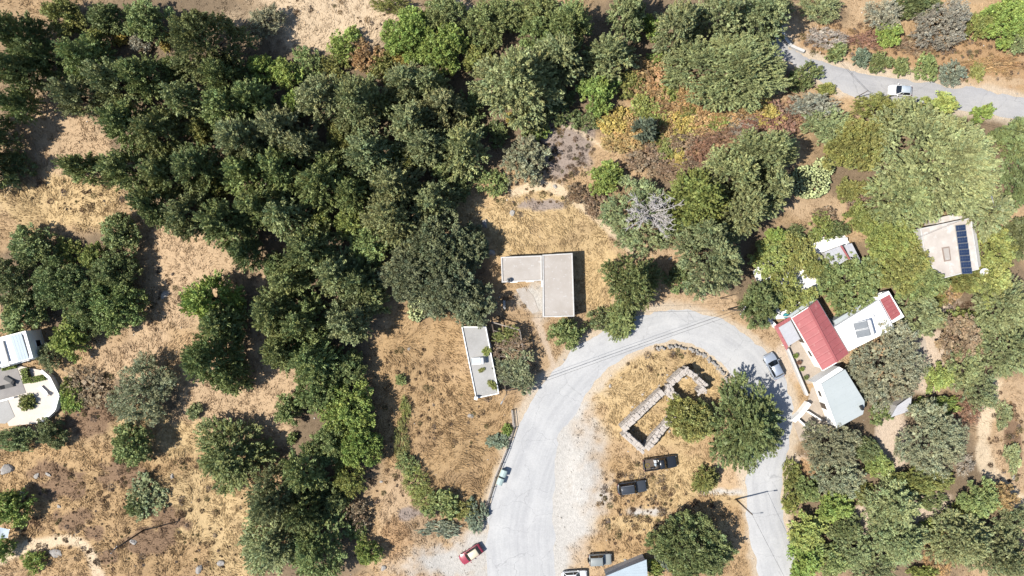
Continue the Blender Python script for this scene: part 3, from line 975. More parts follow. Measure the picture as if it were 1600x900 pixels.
broad og 604 168 22 22 4.5 | between the long-limbed conifer and the silvery-flanked one
broad yg 622 238 20 20 4.0 | in the gap above the tall pale conifer
broad mg 690 262 22 20 3.6 | in the gap left of the twin round shrubs
broad og 330 292 24 22 4.5 | low in the gap behind the front row above the golden slope
broad yg 498 346 22 22 4.5 | left of the yellow-green tree near the big oaks
broad mg 430 415 22 20 3.8 | at the right tip of the small bare clearing
broad og 640 250 22 22 4.5 | between the pale conifers above the big oaks
shrub og 1340 296 26 16 1.8 | under the giant conifer's left side
shrub mg 1378 645 20 18 1.8 | beside the grey shed between the olives
shrub og 1345 770 22 18 1.8 | on the bare patch below the lower olive
shrub mg 1452 782 26 16 1.8 | on the bare ground right of the conifer pair
shrub og 1490 800 24 16 1.8 | below the oak that borders the lower dirt road
shrub og 1462 470 20 16 1.7 | at the lower corner of the solar roof, on bare ground
shrub mg 1540 500 24 20 2.0 | between the brown-tinged oak and the right edge conifers
shrub og 1552 420 20 16 1.8 | between the white dish and the right edge
shrub gg 1570 650 14 22 1.2 | upper of two right of the dirt road
shrub gg 1580 715 14 24 1.2 | lower of two right of the dirt road
shrub og 1370 610 22 14 1.8 | under the big olive's lower rim beside the pale roof
shrub og 1328 300 22 16 1.7 | below the olive-green oak left of the giant conifer
shrub br 1345 318 24 14 1.5 | on the bare patch under the giant conifer's left foot
"""

# ------------------------------------------------------------------ trees and shrubs: crown and trunk meshes, shared between alike trees
def unit(v):
    return v / np.maximum(1e-9, np.linalg.norm(v, axis=-1, keepdims=True))


STYLE = {  # tuft length, leaves per tuft, leaf length, leaf width, axis spread, tufts per m2, lobe size, profile, flat, hue spread
    'pine':  dict(L=(0.70, 1.35), k=39, ll=0.28, lw=0.157, spread=0.21, dens=1.45, lobe=0.33, lobes=30, prof=0.75, jit=0.30, up=0.25, cover=0.55),
    'oak':   dict(L=(0.45, 0.80), k=39, ll=0.23, lw=0.183, spread=0.50, dens=1.5, lobe=0.36, lobes=26, prof=0.5, jit=0.35, up=0.2, cover=0.6),
    'olive': dict(L=(0.55, 1.00), k=36, ll=0.26, lw=0.104, spread=0.34, dens=1.6, lobe=0.33, lobes=24, prof=0.5, jit=0.40, up=0.45, cover=0.45),
    'broad': dict(L=(0.50, 0.85), k=31, ll=0.24, lw=0.191, spread=0.48, dens=1.6, lobe=0.34, lobes=26, prof=0.55, jit=0.40, up=0.2, cover=0.55),
    'vine':  dict(L=(0.35, 0.60), k=20, ll=0.32, lw=0.24, spread=0.55, dens=2.4, lobe=0.30, lobes=30, prof=0.35, jit=0.40, up=0.6, cover=0.6),
    'shrub': dict(L=(0.30, 0.60), k=20, ll=0.24, lw=0.16, spread=0.55, dens=2.4, lobe=0.42, lobes=11, prof=0.5, jit=0.40, up=0.35, cover=0.6),
    'twig':  dict(L=(0.35, 0.70), k=11, ll=0.34, lw=0.06, spread=0.35, dens=3.4, lobe=0.42, lobes=11, prof=0.5, jit=0.6, up=0.35, cover=0.25),
}


def crown_arrays(rng, kind, R, H):
    """leaves of one crown, as loose quads: lobes -> sprays -> leaves. z from 0 (ground) to H"""
    s = STYLE[kind]
    z0 = H * (0.12 if kind in ('shrub', 'twig') else (0.16 if kind == 'pine' else 0.24))
    nl = int(s['lobes'] * (1 if R < 5 else (R / 5) ** 1.3))
    t = (np.arange(nl) + 0.5) / nl
    t = t ** 1.4
    ang = np.arange(nl) * 2.39996 + rng.random(nl) * 0.9
    env = np.maximum(0.0, 1 - t ** (1.25 if kind == 'pine' else 2.0)) ** s['prof']
    uneven = 0.82 + 0.36 * rng.random(nl)
    lr = s['lobe'] * R * (0.7 + 0.5 * rng.random(nl)) * (1 - 0.30 * t) * (1 if R < 5 else (5 / R) ** 0.45)
    rad = np.maximum(0, env * R * uneven - lr * 0.75) * np.where(rng.random(nl) < 0.25, 0.5, 1.0)
    lz = z0 + lr * 0.6 + t * np.maximum(0.1, (H - z0 - lr * 1.5))
    lc = np.stack([np.cos(ang) * rad, np.sin(ang) * rad, lz], -1)
    P = []; D = []; TT = []
    sq = 0.72
    for i in range(nl):
        m = max(10, int(4 * math.pi * lr[i] ** 2 * s['dens']))
        d = unit(rng.normal(size=(m, 3)))
        od = unit(lc[i] - np.array([0, 0, H * 0.35]))
        d = d[(d @ od + 0.5 * d[:, 2]) > -0.45]
        p = lc[i] + d * lr[i] * np.array([1, 1, sq]) * (0.82 + 0.3 * rng.random((len(d), 1)))
        ok = np.ones(len(p), bool)
        for j in range(nl):
            if j != i:
                q = (p - lc[j]) / (lr[j] * np.array([1, 1, sq]))
                ok &= (q * q).sum(1) > 0.5
        p = p[ok]; d = d[ok]
        P.append(p); D.append(unit(d + od * 0.55 + np.array([0, 0, s['up']]) + rng.normal(size=d.shape) * 0.3))
        TT.append(np.full(len(p), rng.normal() * 0.08))
    P = np.concatenate(P); D = np.concatenate(D); lt = np.concatenate(TT)
    nt = len(P); k = s['k']
    tl = rng.uniform(*s['L'], nt)
    tt = rng.normal(size=nt) * 0.10 + lt
    a = (rng.random((nt, k)) * 1.25 - 0.35)
    side = unit(rng.normal(size=(nt, k, 3)))
    side = unit(side - (side * D[:, None]).sum(-1, keepdims=True) * D[:, None])
    pos = P[:, None] + D[:, None] * (a * tl[:, None])[..., None] + side * (s['spread'] * tl[:, None] * (0.3 + rng.random((nt, k))) * (1.1 - 0.55 * np.clip(a, 0, 1)))[..., None]
    u = unit(D[:, None] * 0.9 + side * 0.35 + rng.normal(size=(nt, k, 3)) * s['jit'])
    # leaves face outward from the axis of their spray, with scatter, so a spray shades as one soft body
    nrm = unit(side * 0.8 + D[:, None] * (np.clip(a, 0, 1) * 0.7)[..., None] + np.array([0, 0, 0.35]) + rng.normal(size=(nt, k, 3)) * s['jit'])
    w = unit(np.cross(u, nrm))
    ll = s['ll'] * (0.65 + 0.7 * rng.random((nt, k, 1))); lw = s['lw'] * (0.65 + 0.7 * rng.random((nt, k, 1)))
    pos = pos.reshape(-1, 3); u = u.reshape(-1, 3) * ll.reshape(-1, 1) * 0.5; w = w.reshape(-1, 3) * lw.reshape(-1, 1) * 0.5
    keep = pos[:, 2] > 0.08
    tint = np.exp(np.repeat(tt, k) + rng.normal(size=nt * k) * 0.11)
    warm = rng.normal(size=nt * k) * 0.04 + np.repeat(rng.normal(size=nt) * 0.05, k)
    col = np.stack([tint * (1 + warm), tint, tint * (1 - warm * 0.8)], -1)
    V = np.stack([pos - u, pos + w - u * 0.1, pos + u, pos - w - u * 0.1], 1)[keep]
    col = col[keep]
    # sparse big inner leaves close the middle of each lobe
    V2 = []; C2 = []
    for i in range(nl):
        m = int(10 * s['cover'] * max(1, lr[i] ** 2 * 2.2))
        q = lc[i] + unit(rng.normal(size=(m, 3))) * lr[i] * 0.62 * rng.random((m, 1)) ** 0.4 * np.array([1, 1, sq])
        uu = unit(rng.normal(size=(m, 3))) * 0.28; nn = unit(rng.normal(size=(m, 3)) * 0.6 + np.array([0, 0, 1])); ww = unit(np.cross(uu, nn)) * 0.22
        V2.append(np.stack([q - uu, q + ww, q + uu, q - ww], 1)); C2.append(np.exp(rng.normal(size=(m, 1)) * 0.15) * np.ones((1, 3)))
    V = np.concatenate([V] + V2); col = np.concatenate([col] + C2)
    return V, col, lc


def quads_mesh(name, V, col, mat):
    n = len(V)
    return np_mesh(name, V.reshape(-1, 3), np.arange(n * 4).reshape(n, 4), mat, np.repeat(col, 4, 0))


def trunk_mesh(rng, kind, R, H, lc):
    mb = MB()
    if kind in ('shrub', 'twig'):
        for k in range(5):
            a = rng.random() * 6.28; q = lc[rng.integers(len(lc))]
            mb.tube([(0.1 * math.cos(a), 0.1 * math.sin(a), -0.25), (q[0] * 0.5, q[1] * 0.5, q[2] * 0.45), tuple(q)], [0.05, 0.035, 0.012], 5)
        return mb.mesh('stems', M['bark'])
    r0 = 0.05 * R + 0.06
    top = H * (0.85 if kind == 'pine' else 0.55)
    pts = []; n = 6
    bx, by = rng.normal(size=2) * 0.05 * R
    for i in range(n):
        f = i / (n - 1)
        pts.append((bx * math.sin(f * 3), by * math.sin(f * 2.4), -0.5 + f * (top + 0.5)))
    mb.tube(pts, [r0 * (1.25 if i == 0 else 1 - 0.8 * i / (n - 1)) for i in range(n)], 8)
    for q in lc[::max(1, len(lc) // 14)]:
        zs = max(H * 0.12, min(top * 0.95, q[2] * 0.62))
        mid = (q[0] * 0.5, q[1] * 0.5, (zs + q[2]) / 2 + 0.1 * R * (0.3 if kind == 'pine' else 1))
        mb.tube([(0, 0, zs), mid, tuple(q)], [r0 * 0.42, r0 * 0.25, r0 * 0.07], 5)
    return mb.mesh('trunk', M['bark'])


VARS = {}
SIZES = {'pine': [(3.4, 8.0, 5), (5.5, 11.0, 3), (9.0, 12.5, 1)], 'oak': [(3.2, 6.0, 4), (5.5, 8.0, 2)], 'olive': [(3.0, 4.6, 3), (5.2, 6.0, 2)],
         'broad': [(2.8, 5.0, 4), (4.6, 6.5, 2)], 'vine': [(4.6, 4.0, 1)], 'shrub': [(1.3, 1.5, 4), (2.3, 2.4, 4)], 'twig': [(1.3, 1.2, 3), (2.3, 2.0, 2)]}


def variants(kind, R):
    best = min(SIZES[kind], key=lambda q: abs(math.log(q[0] / R)))
    key = (kind, best[0])
    if key not in VARS:
        out = []
        for i in range(best[2]):
            rng = np.random.default_rng(hash((len(VARS), i)) % 100000 + 17)
            V, col, lc = crown_arrays(rng, kind, best[0], best[1])
            # bring the crown to its nominal size, so that a tree is as wide and tall as asked
            ctr = V.mean(1)
            kx = best[0] / np.percentile(np.hypot(ctr[:, 0], ctr[:, 1]), 97.5); kz = best[1] / np.percentile(ctr[:, 2], 99.7)
            ks = np.array([kx, kx, kz]); V = V.mean(1, keepdims=True) * ks + (V - V.mean(1, keepdims=True)); lc = lc * ks
            out.append((quads_mesh('foliage', V, col, M['leaf']), trunk_mesh(rng, kind, best[0], best[1], lc)))
        VARS[key] = out
    return best, VARS[key]


COL = {  # leaf base colours (albedo)
    'kg': (0.098, 0.114, 0.062), 'dg': (0.086, 0.108, 0.044), 'mg': (0.112, 0.140, 0.054), 'lg': (0.126, 0.168, 0.045), 'gg': (0.136, 0.158, 0.076), 'pg': (0.150, 0.174, 0.080),
    'og': (0.120, 0.132, 0.042), 'yg': (0.142, 0.168, 0.052), 'ye': (0.218, 0.186, 0.058), 'or': (0.205, 0.142, 0.070), 'br': (0.140, 0.104, 0.070),
    'rb': (0.140, 0.086, 0.060), 'bg': (0.098, 0.122, 0.085), 'ol': (0.152, 0.162, 0.100), 'sg': (0.180, 0.182, 0.142), 'gr': (0.195, 0.178, 0.150)}
COL = {k_: tuple(c * q for c, q in zip(v, (1.56, 1.49, 1.44))) for k_, v in COL.items()}
CNAME = {'kg': 'dark grey-green', 'dg': 'dark green', 'mg': 'green', 'lg': 'bright green', 'gg': 'grey-green', 'pg': 'pale green', 'og': 'olive-green', 'yg': 'yellow-green', 'ye': 'yellow',
         'or': 'tan-yellow', 'br': 'brown', 'rb': 'red-brown', 'bg': 'blue-green', 'ol': 'silvery green', 'sg': 'silver-grey', 'gr': 'grey'}
NOUN = {'pine': ('conifer_tree', 'conifer', 'tree'), 'oak': ('oak_tree', 'evergreen oak', 'tree'), 'olive': ('olive_tree', 'olive tree', 'tree'), 'broad': ('broadleaf_tree', 'broadleaf tree', 'tree'),
        'vine': ('vine_canopy', 'vine canopy', 'vine'), 'shrub': ('shrub', 'shrub', 'shrub'), 'twig': ('dry_bush', 'dry bush', 'bush')}
HGT = {'pine': lambda r: 2.1 * r + 2.8, 'oak': lambda r: 1.25 * r + 1.8, 'olive': lambda r: 0.95 * r + 1.6, 'broad': lambda r: 1.25 * r + 1.2, 'vine': lambda r: 3.4,
       'shrub': lambda r: 1.0 * r + 0.3, 'twig': lambda r: 0.75 * r + 0.2}
GROUPS = {'tree': 'trees of the hillside', 'shrub': 'shrubs of the hillside', 'bush': 'dry bushes of the hillside', 'vine': 'vines'}
_tn = [0]


def plant(kind, col, px, py, rx, ry, where, h=None):
    _tn[0] += 1
    rng = np.random.default_rng(1000 + _tn[0])
    rx, ry = rx / PXM, (ry or rx) / PXM
    if kind in ('shrub', 'twig') and 945 < px < 1240 and 105 < py < 268: rx *= 1.25; ry *= 1.3     # the thicket grows into one another
    R = math.sqrt(rx * ry)
    H = h or HGT[kind](R)
    # tall crowns away from the middle show their height as length along the radius
    dx, dy = (px - 800) / 1080, (py - 450) / 1080
    rx = max(0.75 * rx, rx - 0.12 * H * abs(dx)); ry = max(0.75 * ry, ry - 0.12 * H * abs(dy))
    big = 1.08 if NOUN[kind][2] == 'tree' else 1.12
    rx *= big; ry *= big
    p = at(px, py, H * 0.55)
    g = gz(p.x, p.y)
    best, vs = variants(kind, R)
    cm, tm = vs[rng.integers(len(vs))]
    name, noun, cat = NOUN[kind]
    size = 'small ' if R < 1.9 and cat == 'tree' or R < 1.0 else ('large ' if R > 5.2 else '')
    art = f"{size}{CNAME[col]} {noun} {where}"
    rz = rng.random() * 6.283 if abs(rx - ry) < 0.35 * R else (math.pi if rng.random() < 0.5 else 0.0)
    root = empty(name, (p.x, p.y, g), art, cat, f'{noun}s around the settlement', rz)
    root.scale = (rx / best[0], ry / best[0], H / best[1])
    f = link('crown' if cat == 'tree' else 'foliage', cm, root)
    j = np.exp(rng.normal(size=3) * 0.022) * math.exp(rng.normal() * 0.07)
    f.color = (*[float(c * q) for c, q in zip(COL[col], j)], 1)
    link('trunk' if cat == 'tree' else 'stem', tm, root)
    return root


for line in open_list.strip().splitlines():
    line = line.strip()
    if not line or line.startswith('#'): continue
    spec, where = line.split('|')
    q = spec.split()
    plant(q[0], q[1], float(q[2]), float(q[3]), float(q[4]), float(q[5]), where.strip(), float(q[6]) if len(q) > 6 else None)

# ------------------------------------------------------------------ buildings
def rel(o, pts):
    """world points -> the local frame of a root that is only translated"""
    return [(p[0] - o.location.x, p[1] - o.location.y) for p in pts]


def rpx(pts, h):
    return [at(x, y, h) for x, y in pts]


def lerp2(a, b, t):
    return (a[0] + (b[0] - a[0]) * t, a[1] + (b[1] - a[1]) * t)


def inset(pts, d):
    """move every edge of a polygon inward by d (d<0: outward)"""
    n = len(pts); P = [Vector((p[0], p[1])) for p in pts]
    A = sum(P[i].x * P[(i + 1) % n].y - P[(i + 1) % n].x * P[i].y for i in range(n))
    s = 1 if A > 0 else -1
    out = []
    for i in range(n):
        e0 = (P[i] - P[i - 1]).normalized(); e1 = (P[(i + 1) % n] - P[i]).normalized()
        n0 = Vector((-e0.y, e0.x)) * s; n1 = Vector((-e1.y, e1.x)) * s
        b = (n0 + n1); L = b.length
        b = b / L if L > 1e-6 else n0
        out.append(tuple(P[i] + b * (d / max(0.3, b.dot(n0)))))
    return out


def opening(parent, p0, p1, f, w, z0, z1, kind, frame_mat, out=0.0):
    """a door or window set on the wall p0->p1 (local), centre at fraction f; outside is to the right of p0->p1"""
    d = Vector((p1[0] - p0[0], p1[1] - p0[1])).normalized()
    nrm = Vector((d.y, -d.x))
    c = Vector(lerp2(p0, p1, f))
    rz = math.atan2(d.y, d.x)
    fr = MB()
    q = c + nrm * (0.03 + out)
    for sx in (-1, 1):
        e = q + d * sx * (w / 2 + 0.04)
        fr.box((e.x, e.y, (z0 + z1) / 2), (0.08, 0.1, z1 - z0), rz)
    fr.box((q.x, q.y, z1 + 0.04), (w + 0.16, 0.1, 0.08), rz)
    if kind == 'window': fr.box((q.x, q.y, z0 - 0.04), (w + 0.24, 0.16, 0.08), rz)
    o = MB().box(((c + nrm * (0.012 + out)).x, (c + nrm * (0.012 + out)).y, (z0 + z1) / 2), (w, 0.05, z1 - z0), rz).build(kind, M['glass'] if kind == 'window' else M['wood'], parent)
    fr.build('frame', frame_mat, o)
    if kind == 'door':
        h = c + nrm * 0.07 + d * (w / 2 - 0.1)
        MB().box((h.x, h.y, z0 + 1.0), (0.12, 0.05, 0.04), rz).build('handle', M['greymetal'], o)
    return o


def ccw(pts):
    A = sum(pts[i][0] * pts[(i + 1) % len(pts)][1] - pts[(i + 1) % len(pts)][0] * pts[i][1] for i in range(len(pts)))
    return list(pts) if A > 0 else list(pts)[::-1]


def flat_block(parent, pts, h, wall_mat, roof_mat, par_mat, par_w=0.22, par_h=0.16, skip=(), z0=-0.4):
    """walls, roof deck and one parapet piece per edge, butted (mitred) at the corners"""
    pts = ccw(pts)
    MB().prism(pts, z0, h - 0.05).build('wall', wall_mat, parent)
    inn = inset(pts, par_w)
    MB().prism(inn, h - 0.06, h).build('roof', roof_mat, parent)
    n = len(pts)
    for i in range(n):
        if i in skip: continue
        j = (i + 1) % n
        a, b, c, d = pts[i], pts[j], inn[j], inn[i]
        MB().prism([a, b, c, d], h - 0.05, h + par_h).build('parapet', par_mat, parent, bevel=0.02)
    return pts


# L-shaped concrete house on the knoll
base = at(868, 446, 0)
house = empty('concrete_house', (base.x, base.y, 0), 'L-shaped grey concrete house with flat roofs on the grassy knoll', 'house')
H1 = 3.1
wa = rel(house, rpx([(847.5, 398), (894.5, 395.5), (897.5, 494.5), (848.5, 495.5)], H1))
wb = rel(house, rpx([(782.5, 401.5), (846.5, 399), (847, 438.5), (784, 441.5)], H1 - 0.25))
pa = flat_block(house, wa, H1, M['concrete_pale'], M['concrete'], M['concrete_pale'], 0.18, 0.14)
pb = flat_block(house, wb, H1 - 0.25, M['concrete_pale'], M['concrete'], M['concrete_pale'], 0.2, 0.14)
opening(house, pa[0], pa[1], 0.5, 1.0, 0.0, 2.1, 'door', M['white'])
opening(house, pa[3], pa[0], 0.45, 1.0, 1.0, 2.1, 'window', M['white'])
opening(house, pb[0], pb[1], 0.3, 1.0, 0.0, 2.05, 'door', M['white'])
opening(house, pb[0], pb[1], 0.7, 1.0, 1.0, 2.0, 'window', M['white'])
p = at(795, 438, H1)
vat = empty('roof_tank', (p.x, p.y, H1 - 0.25), 'small dark water drum on the lower left corner of the L-shaped house', 'tank')
MB().lathe([(0.34, 0), (0.36, 0.08), (0.36, 0.62), (0.30, 0.72)]).build('drum', M['greymetal'], vat, True)
MB().lathe([(0.20, 0.72), (0.22, 0.76), (0.18, 0.80)]).build('lid', M['darkmetal'], vat, True)
tag(MB().prism([tuple(at(x, y))[:2] for x, y in ((806, 452), (821, 448), (834, 464), (842, 486), (832, 490), (815, 470))], -0.3, 0.05).build('concrete_slab', M['concrete']), 'broken pale concrete slab in the yard of the L-shaped house', 'slab')
yw = empty('low_wall', (at(788, 476).x, at(788, 476).y, 0), 'short low grey wall beside the oak shade, left of the yard', 'wall')
MB().box((0, 0, 0.2), (0.3, 1.3, 1.1), 0.03).build('core', M['concrete_pale'], yw, bevel=0.03)
MB().box((0, 0, 0.78), (0.36, 1.36, 0.07), 0.03).build('coping', M['concrete_grey'], yw, bevel=0.02)

# narrow flat-roofed building with white parapets
base = at(750, 570, 0)
narrow = empty('narrow_house', (base.x, base.y, 0), 'narrow grey flat-roofed building with thin white parapets beside the vines', 'house')
H2 = 3.0
wn_ = rel(narrow, rpx([(721, 510), (759.5, 510), (780, 615), (743.5, 622.5)], H2))
pn = flat_block(narrow, wn_, H2, M['concrete_pale'], M['concrete_grey'], M['white'], 0.14, 0.22)
opening(narrow, pn[0], pn[1], 0.5, 0.9, 0.0, 2.0, 'door', M['white'])
opening(narrow, pn[1], pn[2], 0.35, 0.9, 1.0, 2.0, 'window', M['white'])
opening(narrow, pn[1], pn[2], 0.7, 0.9, 1.0, 2.0, 'window', M['white'])
p = at(744, 621, H2)
MB().box((p.x - base.x, p.y - base.y, H2 + 0.42), (0.5, 0.5, 0.9), -0.18).build('chimney', M['white'], narrow, bevel=0.03)


def water_heater(px, py, h, rz, label, n=1, mat=None, s=1.0):
    p = at(px, py, h + 0.5)
    o = empty('solar_water_heater', (p.x, p.y, h), label, 'water heater', None, rz)
    for k in range(n):
        y = (k - (n - 1) / 2) * 1.12 * s
        zc = 0.55 * s
        mb = MB()
        x0, x1, za, zb = -0.95 * s, 0.55 * s, 0.2 * s, 0.85 * s
        q = [(x0, y - 0.5 * s, za), (x1, y - 0.5 * s, zb), (x1, y + 0.5 * s, zb), (x0, y + 0.5 * s, za)]
        dn = (0.03, 0, -0.09)
        b = [tuple(a + d for a, d in zip(v, dn)) for v in q]
        mb.quad(*q).quad(*b[::-1])
        for i in range(4): mb.quad(b[i], b[(i + 1) % 4], q[(i + 1) % 4], q[i])
        c = mb.build('collector', mat or M['collector'], o)
        fr = MB()
        for i in range(4):
            fr.bar(Vector(q[i]) + Vector((0, 0, 0.01)), Vector(q[(i + 1) % 4]) + Vector((0, 0, 0.01)), 0.05 * s)
        fr.build('frame', M['greymetal'], c)
    w = 0.55 * n * s
    MB().tube([(0.85 * s, -w, 0.95 * s), (0.85 * s, -w + 0.08, 0.95 * s), (0.85 * s, w - 0.08, 0.95 * s), (0.85 * s, w, 0.95 * s)], [0.15 * s, 0.25 * s, 0.25 * s, 0.15 * s], 12).build('tank', M['lamp_white'], o, True)
    for y in (-w * 0.8, w * 0.8):
        MB().bar((-0.9 * s, y, 0.0), (-0.9 * s, y, 0.2 * s), 0.05).bar((0.85 * s, y, 0.0), (0.85 * s, y, 0.72 * s), 0.05).bar((-0.9 * s, y, 0.03), (0.85 * s, y, 0.03), 0.05).build('stand', M['greymetal'], o)
    return o


water_heater(746, 564, H2, 0.08, 'pale blue solar water heater with white tank on the narrow flat roof', 1, M['awning'], 0.95)


def vine_sprig(px, py, h, rx, ry, col, label, hh=0.8):
    best, vs = variants('shrub', 1.2)
    p = at(px, py, h + hh * 0.5)
    r = empty('vine_sprig', (p.x, p.y, h), label, 'vine', None, px % 6)
    r.scale = (rx / 10 / best[0], ry / 10 / best[0], hh / best[1])
    f = link('foliage', vs[int(px) % len(vs)][0], r); f.color = (*COL[col], 1)
    link('stem', vs[int(px) % len(vs)][1], r)


vine_sprig(760, 550, H2, 8, 8, 'yg', 'yellow-green vine shoot spilling on the narrow roof above the water heater', 0.6)
vine_sprig(770, 602, H2, 10, 7, 'og', 'olive-green vine shoot spilling on the lower end of the narrow roof', 0.6)
vine_sprig(752, 578, H2, 3.5, 7, 'og', 'thin trailing vine shoot on the narrow roof below the water heater', 0.4)

# vine pergola beside it
base = at(803, 560, 0)
perg = empty('pergola', (base.x, base.y, 0), 'timber pergola under tangled vines beside the narrow flat roof', 'pergola')
PH = 2.5
pc = rel(perg, rpx([(768, 503), (812, 516), (828, 605), (790, 610)], PH))
for q in pc:
    MB().tube([(q[0], q[1], -0.4), (q[0], q[1], PH)], 0.07, 7).build('post', M['woodpale'], perg)
for i in range(4):
    a, b = pc[i], pc[(i + 1) % 4]
    MB().bar((*a, PH + 0.07), (*b, PH + 0.07), 0.16, 0.13).build('beam', M['woodpale'] if i in (0, 1) else M['wood'], perg)
for k in range(1, 8):
    a = lerp2(pc[0], pc[3], k / 8); b = lerp2(pc[1], pc[2], k / 8)
    MB().bar((*a, PH + 0.17), (*b, PH + 0.19), 0.07, 0.07).build('rafter', M['woodpale'], perg)
for (px, py, rx, ry, c, t, kd) in ((800, 540, 28, 22, 'br', 'dry brown vine tangle over the upper half of the pergola', 'twig'), (806, 572, 30, 28, 'kg', 'dark grey-green vine over the middle of the pergola', 'shrub'),
                                   (818, 594, 22, 18, 'kg', 'dark grey-green vine over the pergola corner nearest the road', 'shrub'), (790, 522, 22, 14, 'og', 'sparse green vine over the pergola corner under the oak', 'shrub'),
                                   (788, 580, 20, 26, 'kg', 'dark vine over the pergola side next to the narrow roof', 'shrub')):
    r = plant(kd, c, px, py, rx, ry, 'x', 1.5)
    r.location.z = PH - 0.6; r['label'] = t; r['category'] = 'vine'; r.name = 'pergola_vine'
    del r['category']; r['category'] = 'vine'

# red-roofed house
base = at(1280, 525, 0)
redh = empty('red_roof_house', (base.x, base.y, 0), 'white house with a red metal gable roof right of the road bend', 'house')
HE, HR = 3.0, 3.7
A = at(1236.6, 496.6, HE); B = at(1276.6, 468.7, HE); Cc = at(1325.9, 552, HE); D = at(1285, 579, HE)
R0 = at(1262.7, 480.0, HR); R1 = at(1307.5, 566.0, HR)
lo = lambda v: Vector((v.x - base.x, v.y - base.y, v.z))
A, B, Cc, D, R0, R1 = map(lo, (A, B, Cc, D, R0, R1))
wp = ccw(inset([(v.x, v.y) for v in (A, B, Cc, D)], 0.22))
MB().prism(wp, -0.4, HE - 0.04).build('wall', M['white'], redh)
for (e0, e1, g, nm) in ((A, D, 9, 'l'), (B, Cc, 9, 'r')):
    for k in range(g):
        a = e0.lerp(e1, (k + 0.01) / g); b = e0.lerp(e1, (k + 0.99) / g)
        c = R0.lerp(R1, (k + 0.99) / g); d = R0.lerp(R1, (k + 0.01) / g)
        up = Vector((0, 0, 0.05))
        mb = MB()
        rib = 0.045 if nm == 'r' else 0.02
        # a sheet with raised seams along both long edges
        m1 = a.lerp(b, 0.12); m2 = a.lerp(b, 0.88); n1 = d.lerp(c, 0.12); n2 = d.lerp(c, 0.88)
        ru = Vector((0, 0, rib))
        for q in ((a + ru, m1, n1, d + ru), (m1, m2, n2, n1), (m2, b + ru, c + ru, n2)):
            mb.quad(*[v + up for v in (q if nm == 'l' else q)])
        mb.quad(*[v - up * 0.2 for v in (d, c, b, a)])
        mb.quad(a - up * 0.2, b - up * 0.2, b + up + ru, m2 + up, m1 + up, a + up + ru)
        o = mb.build('roof_sheet', M['red'], redh)
MB().bar(R0 + Vector((0, 0, 0.1)), R1 + Vector((0, 0, 0.1)), 0.3, 0.05).build('ridge_cap', M['red'], redh)
for e0, r, e1 in ((A, R0, B), (D, R1, Cc)):
    MB().quad((e0.x, e0.y, HE - 0.1), (e1.x, e1.y, HE - 0.1), tuple(r)).quad(tuple(r), (e1.x, e1.y, HE - 0.1), (e0.x, e0.y, HE - 0.1)).build('gable', M['white'], redh)
    MB().bar(e0 + Vector((0, 0, 0.07)), r + Vector((0, 0, 0.07)), 0.1, 0.12).build('verge_trim', M['white'], redh)
MB().bar(A + Vector((0, 0, -0.02)), D + Vector((0, 0, -0.02)), 0.14, 0.12).build('gutter', M['white'], redh)
MB().bar(B + Vector((0, 0, -0.02)), Cc + Vector((0, 0, -0.02)), 0.14, 0.12).build('gutter', M['greymetal'], redh)
iw = min(range(4), key=lambda i: (Vector(wp[i]) - Vector((A.x, A.y))).length)
opening(redh, wp[iw], wp[(iw + 1) % 4], 0.45, 0.9, 0.0, 2.05, 'door', M['white'])
opening(redh, wp[iw], wp[(iw + 1) % 4], 0.72, 1.0, 0.9, 2.0, 'window', M['white'])
opening(redh, wp[(iw + 1) % 4], wp[(iw + 2) % 4], 0.5, 0.9, 0.9, 2.0, 'window', M['white'])
# white ledge along its upper end
q = [lo(at(x, y, 2.7)) for x, y in ((1231, 494), (1266, 468), (1276, 467.5), (1262, 478), (1240, 492.5), (1236, 496.5))]
MB().prism([(v.x, v.y) for v in q], 2.45, 2.72).build('end_canopy', M['bluegrey'], redh)
for t in (0, 1):
    v = q[t]; MB().tube([(v.x + 0.15, v.y - 0.12, -0.2), (v.x + 0.15, v.y - 0.12, 2.45)], 0.06, 7).build('canopy_post', M['white'], redh)

# grey porch with red tiled rims in front
base2 = at(1232, 520, 0)
porch = empty('porch', (base2.x, base2.y, 0), 'grey flat-roofed porch with red-tiled rims joined to the red-roofed house', 'porch')
lo2 = lambda v: (v.x - base2.x, v.y - base2.y)
pr = [lo2(at(x, y, 2.5)) for x, y in ((1216.5, 512), (1235.5, 500.5), (1250.5, 529.5), (1231.8, 541))]
MB().prism(inset(pr, 0.0), 2.36, 2.5).build('roof', M['greyroof'], porch)
for v in pr:
    MB().tube([(v[0], v[1], -0.2), (v[0], v[1], 2.36)], 0.08, 7).build('post', M['white'], porch)
pr2 = inset(pr, -0.02); pr3 = inset(pr, -0.5)
for i, nm in ((0, 'upper'), (3, 'left')):
    j = (i + 1) % 4
    a, b, c, d = pr2[i], pr2[j], pr3[j], pr3[i]
    n = 6
    for k in range(n):
        MB().prism([lerp2(a, b, (k + 0.03) / n), lerp2(a, b, (k + 0.97) / n), lerp2(d, c, (k + 0.97) / n), lerp2(d, c, (k + 0.03) / n)], 2.3, [2.46, 2.46, 2.36, 2.36]).build('rim_tile', M['red'], porch)

# courtyard paving and garden walls
def slab(name, pts, z, mat, label, cat='paving', th=0.35):
    o = MB().prism([tuple(at(x, y, z))[:2] for x, y in pts], z - th, z).build(name, mat)
    return tag(o, label, cat)


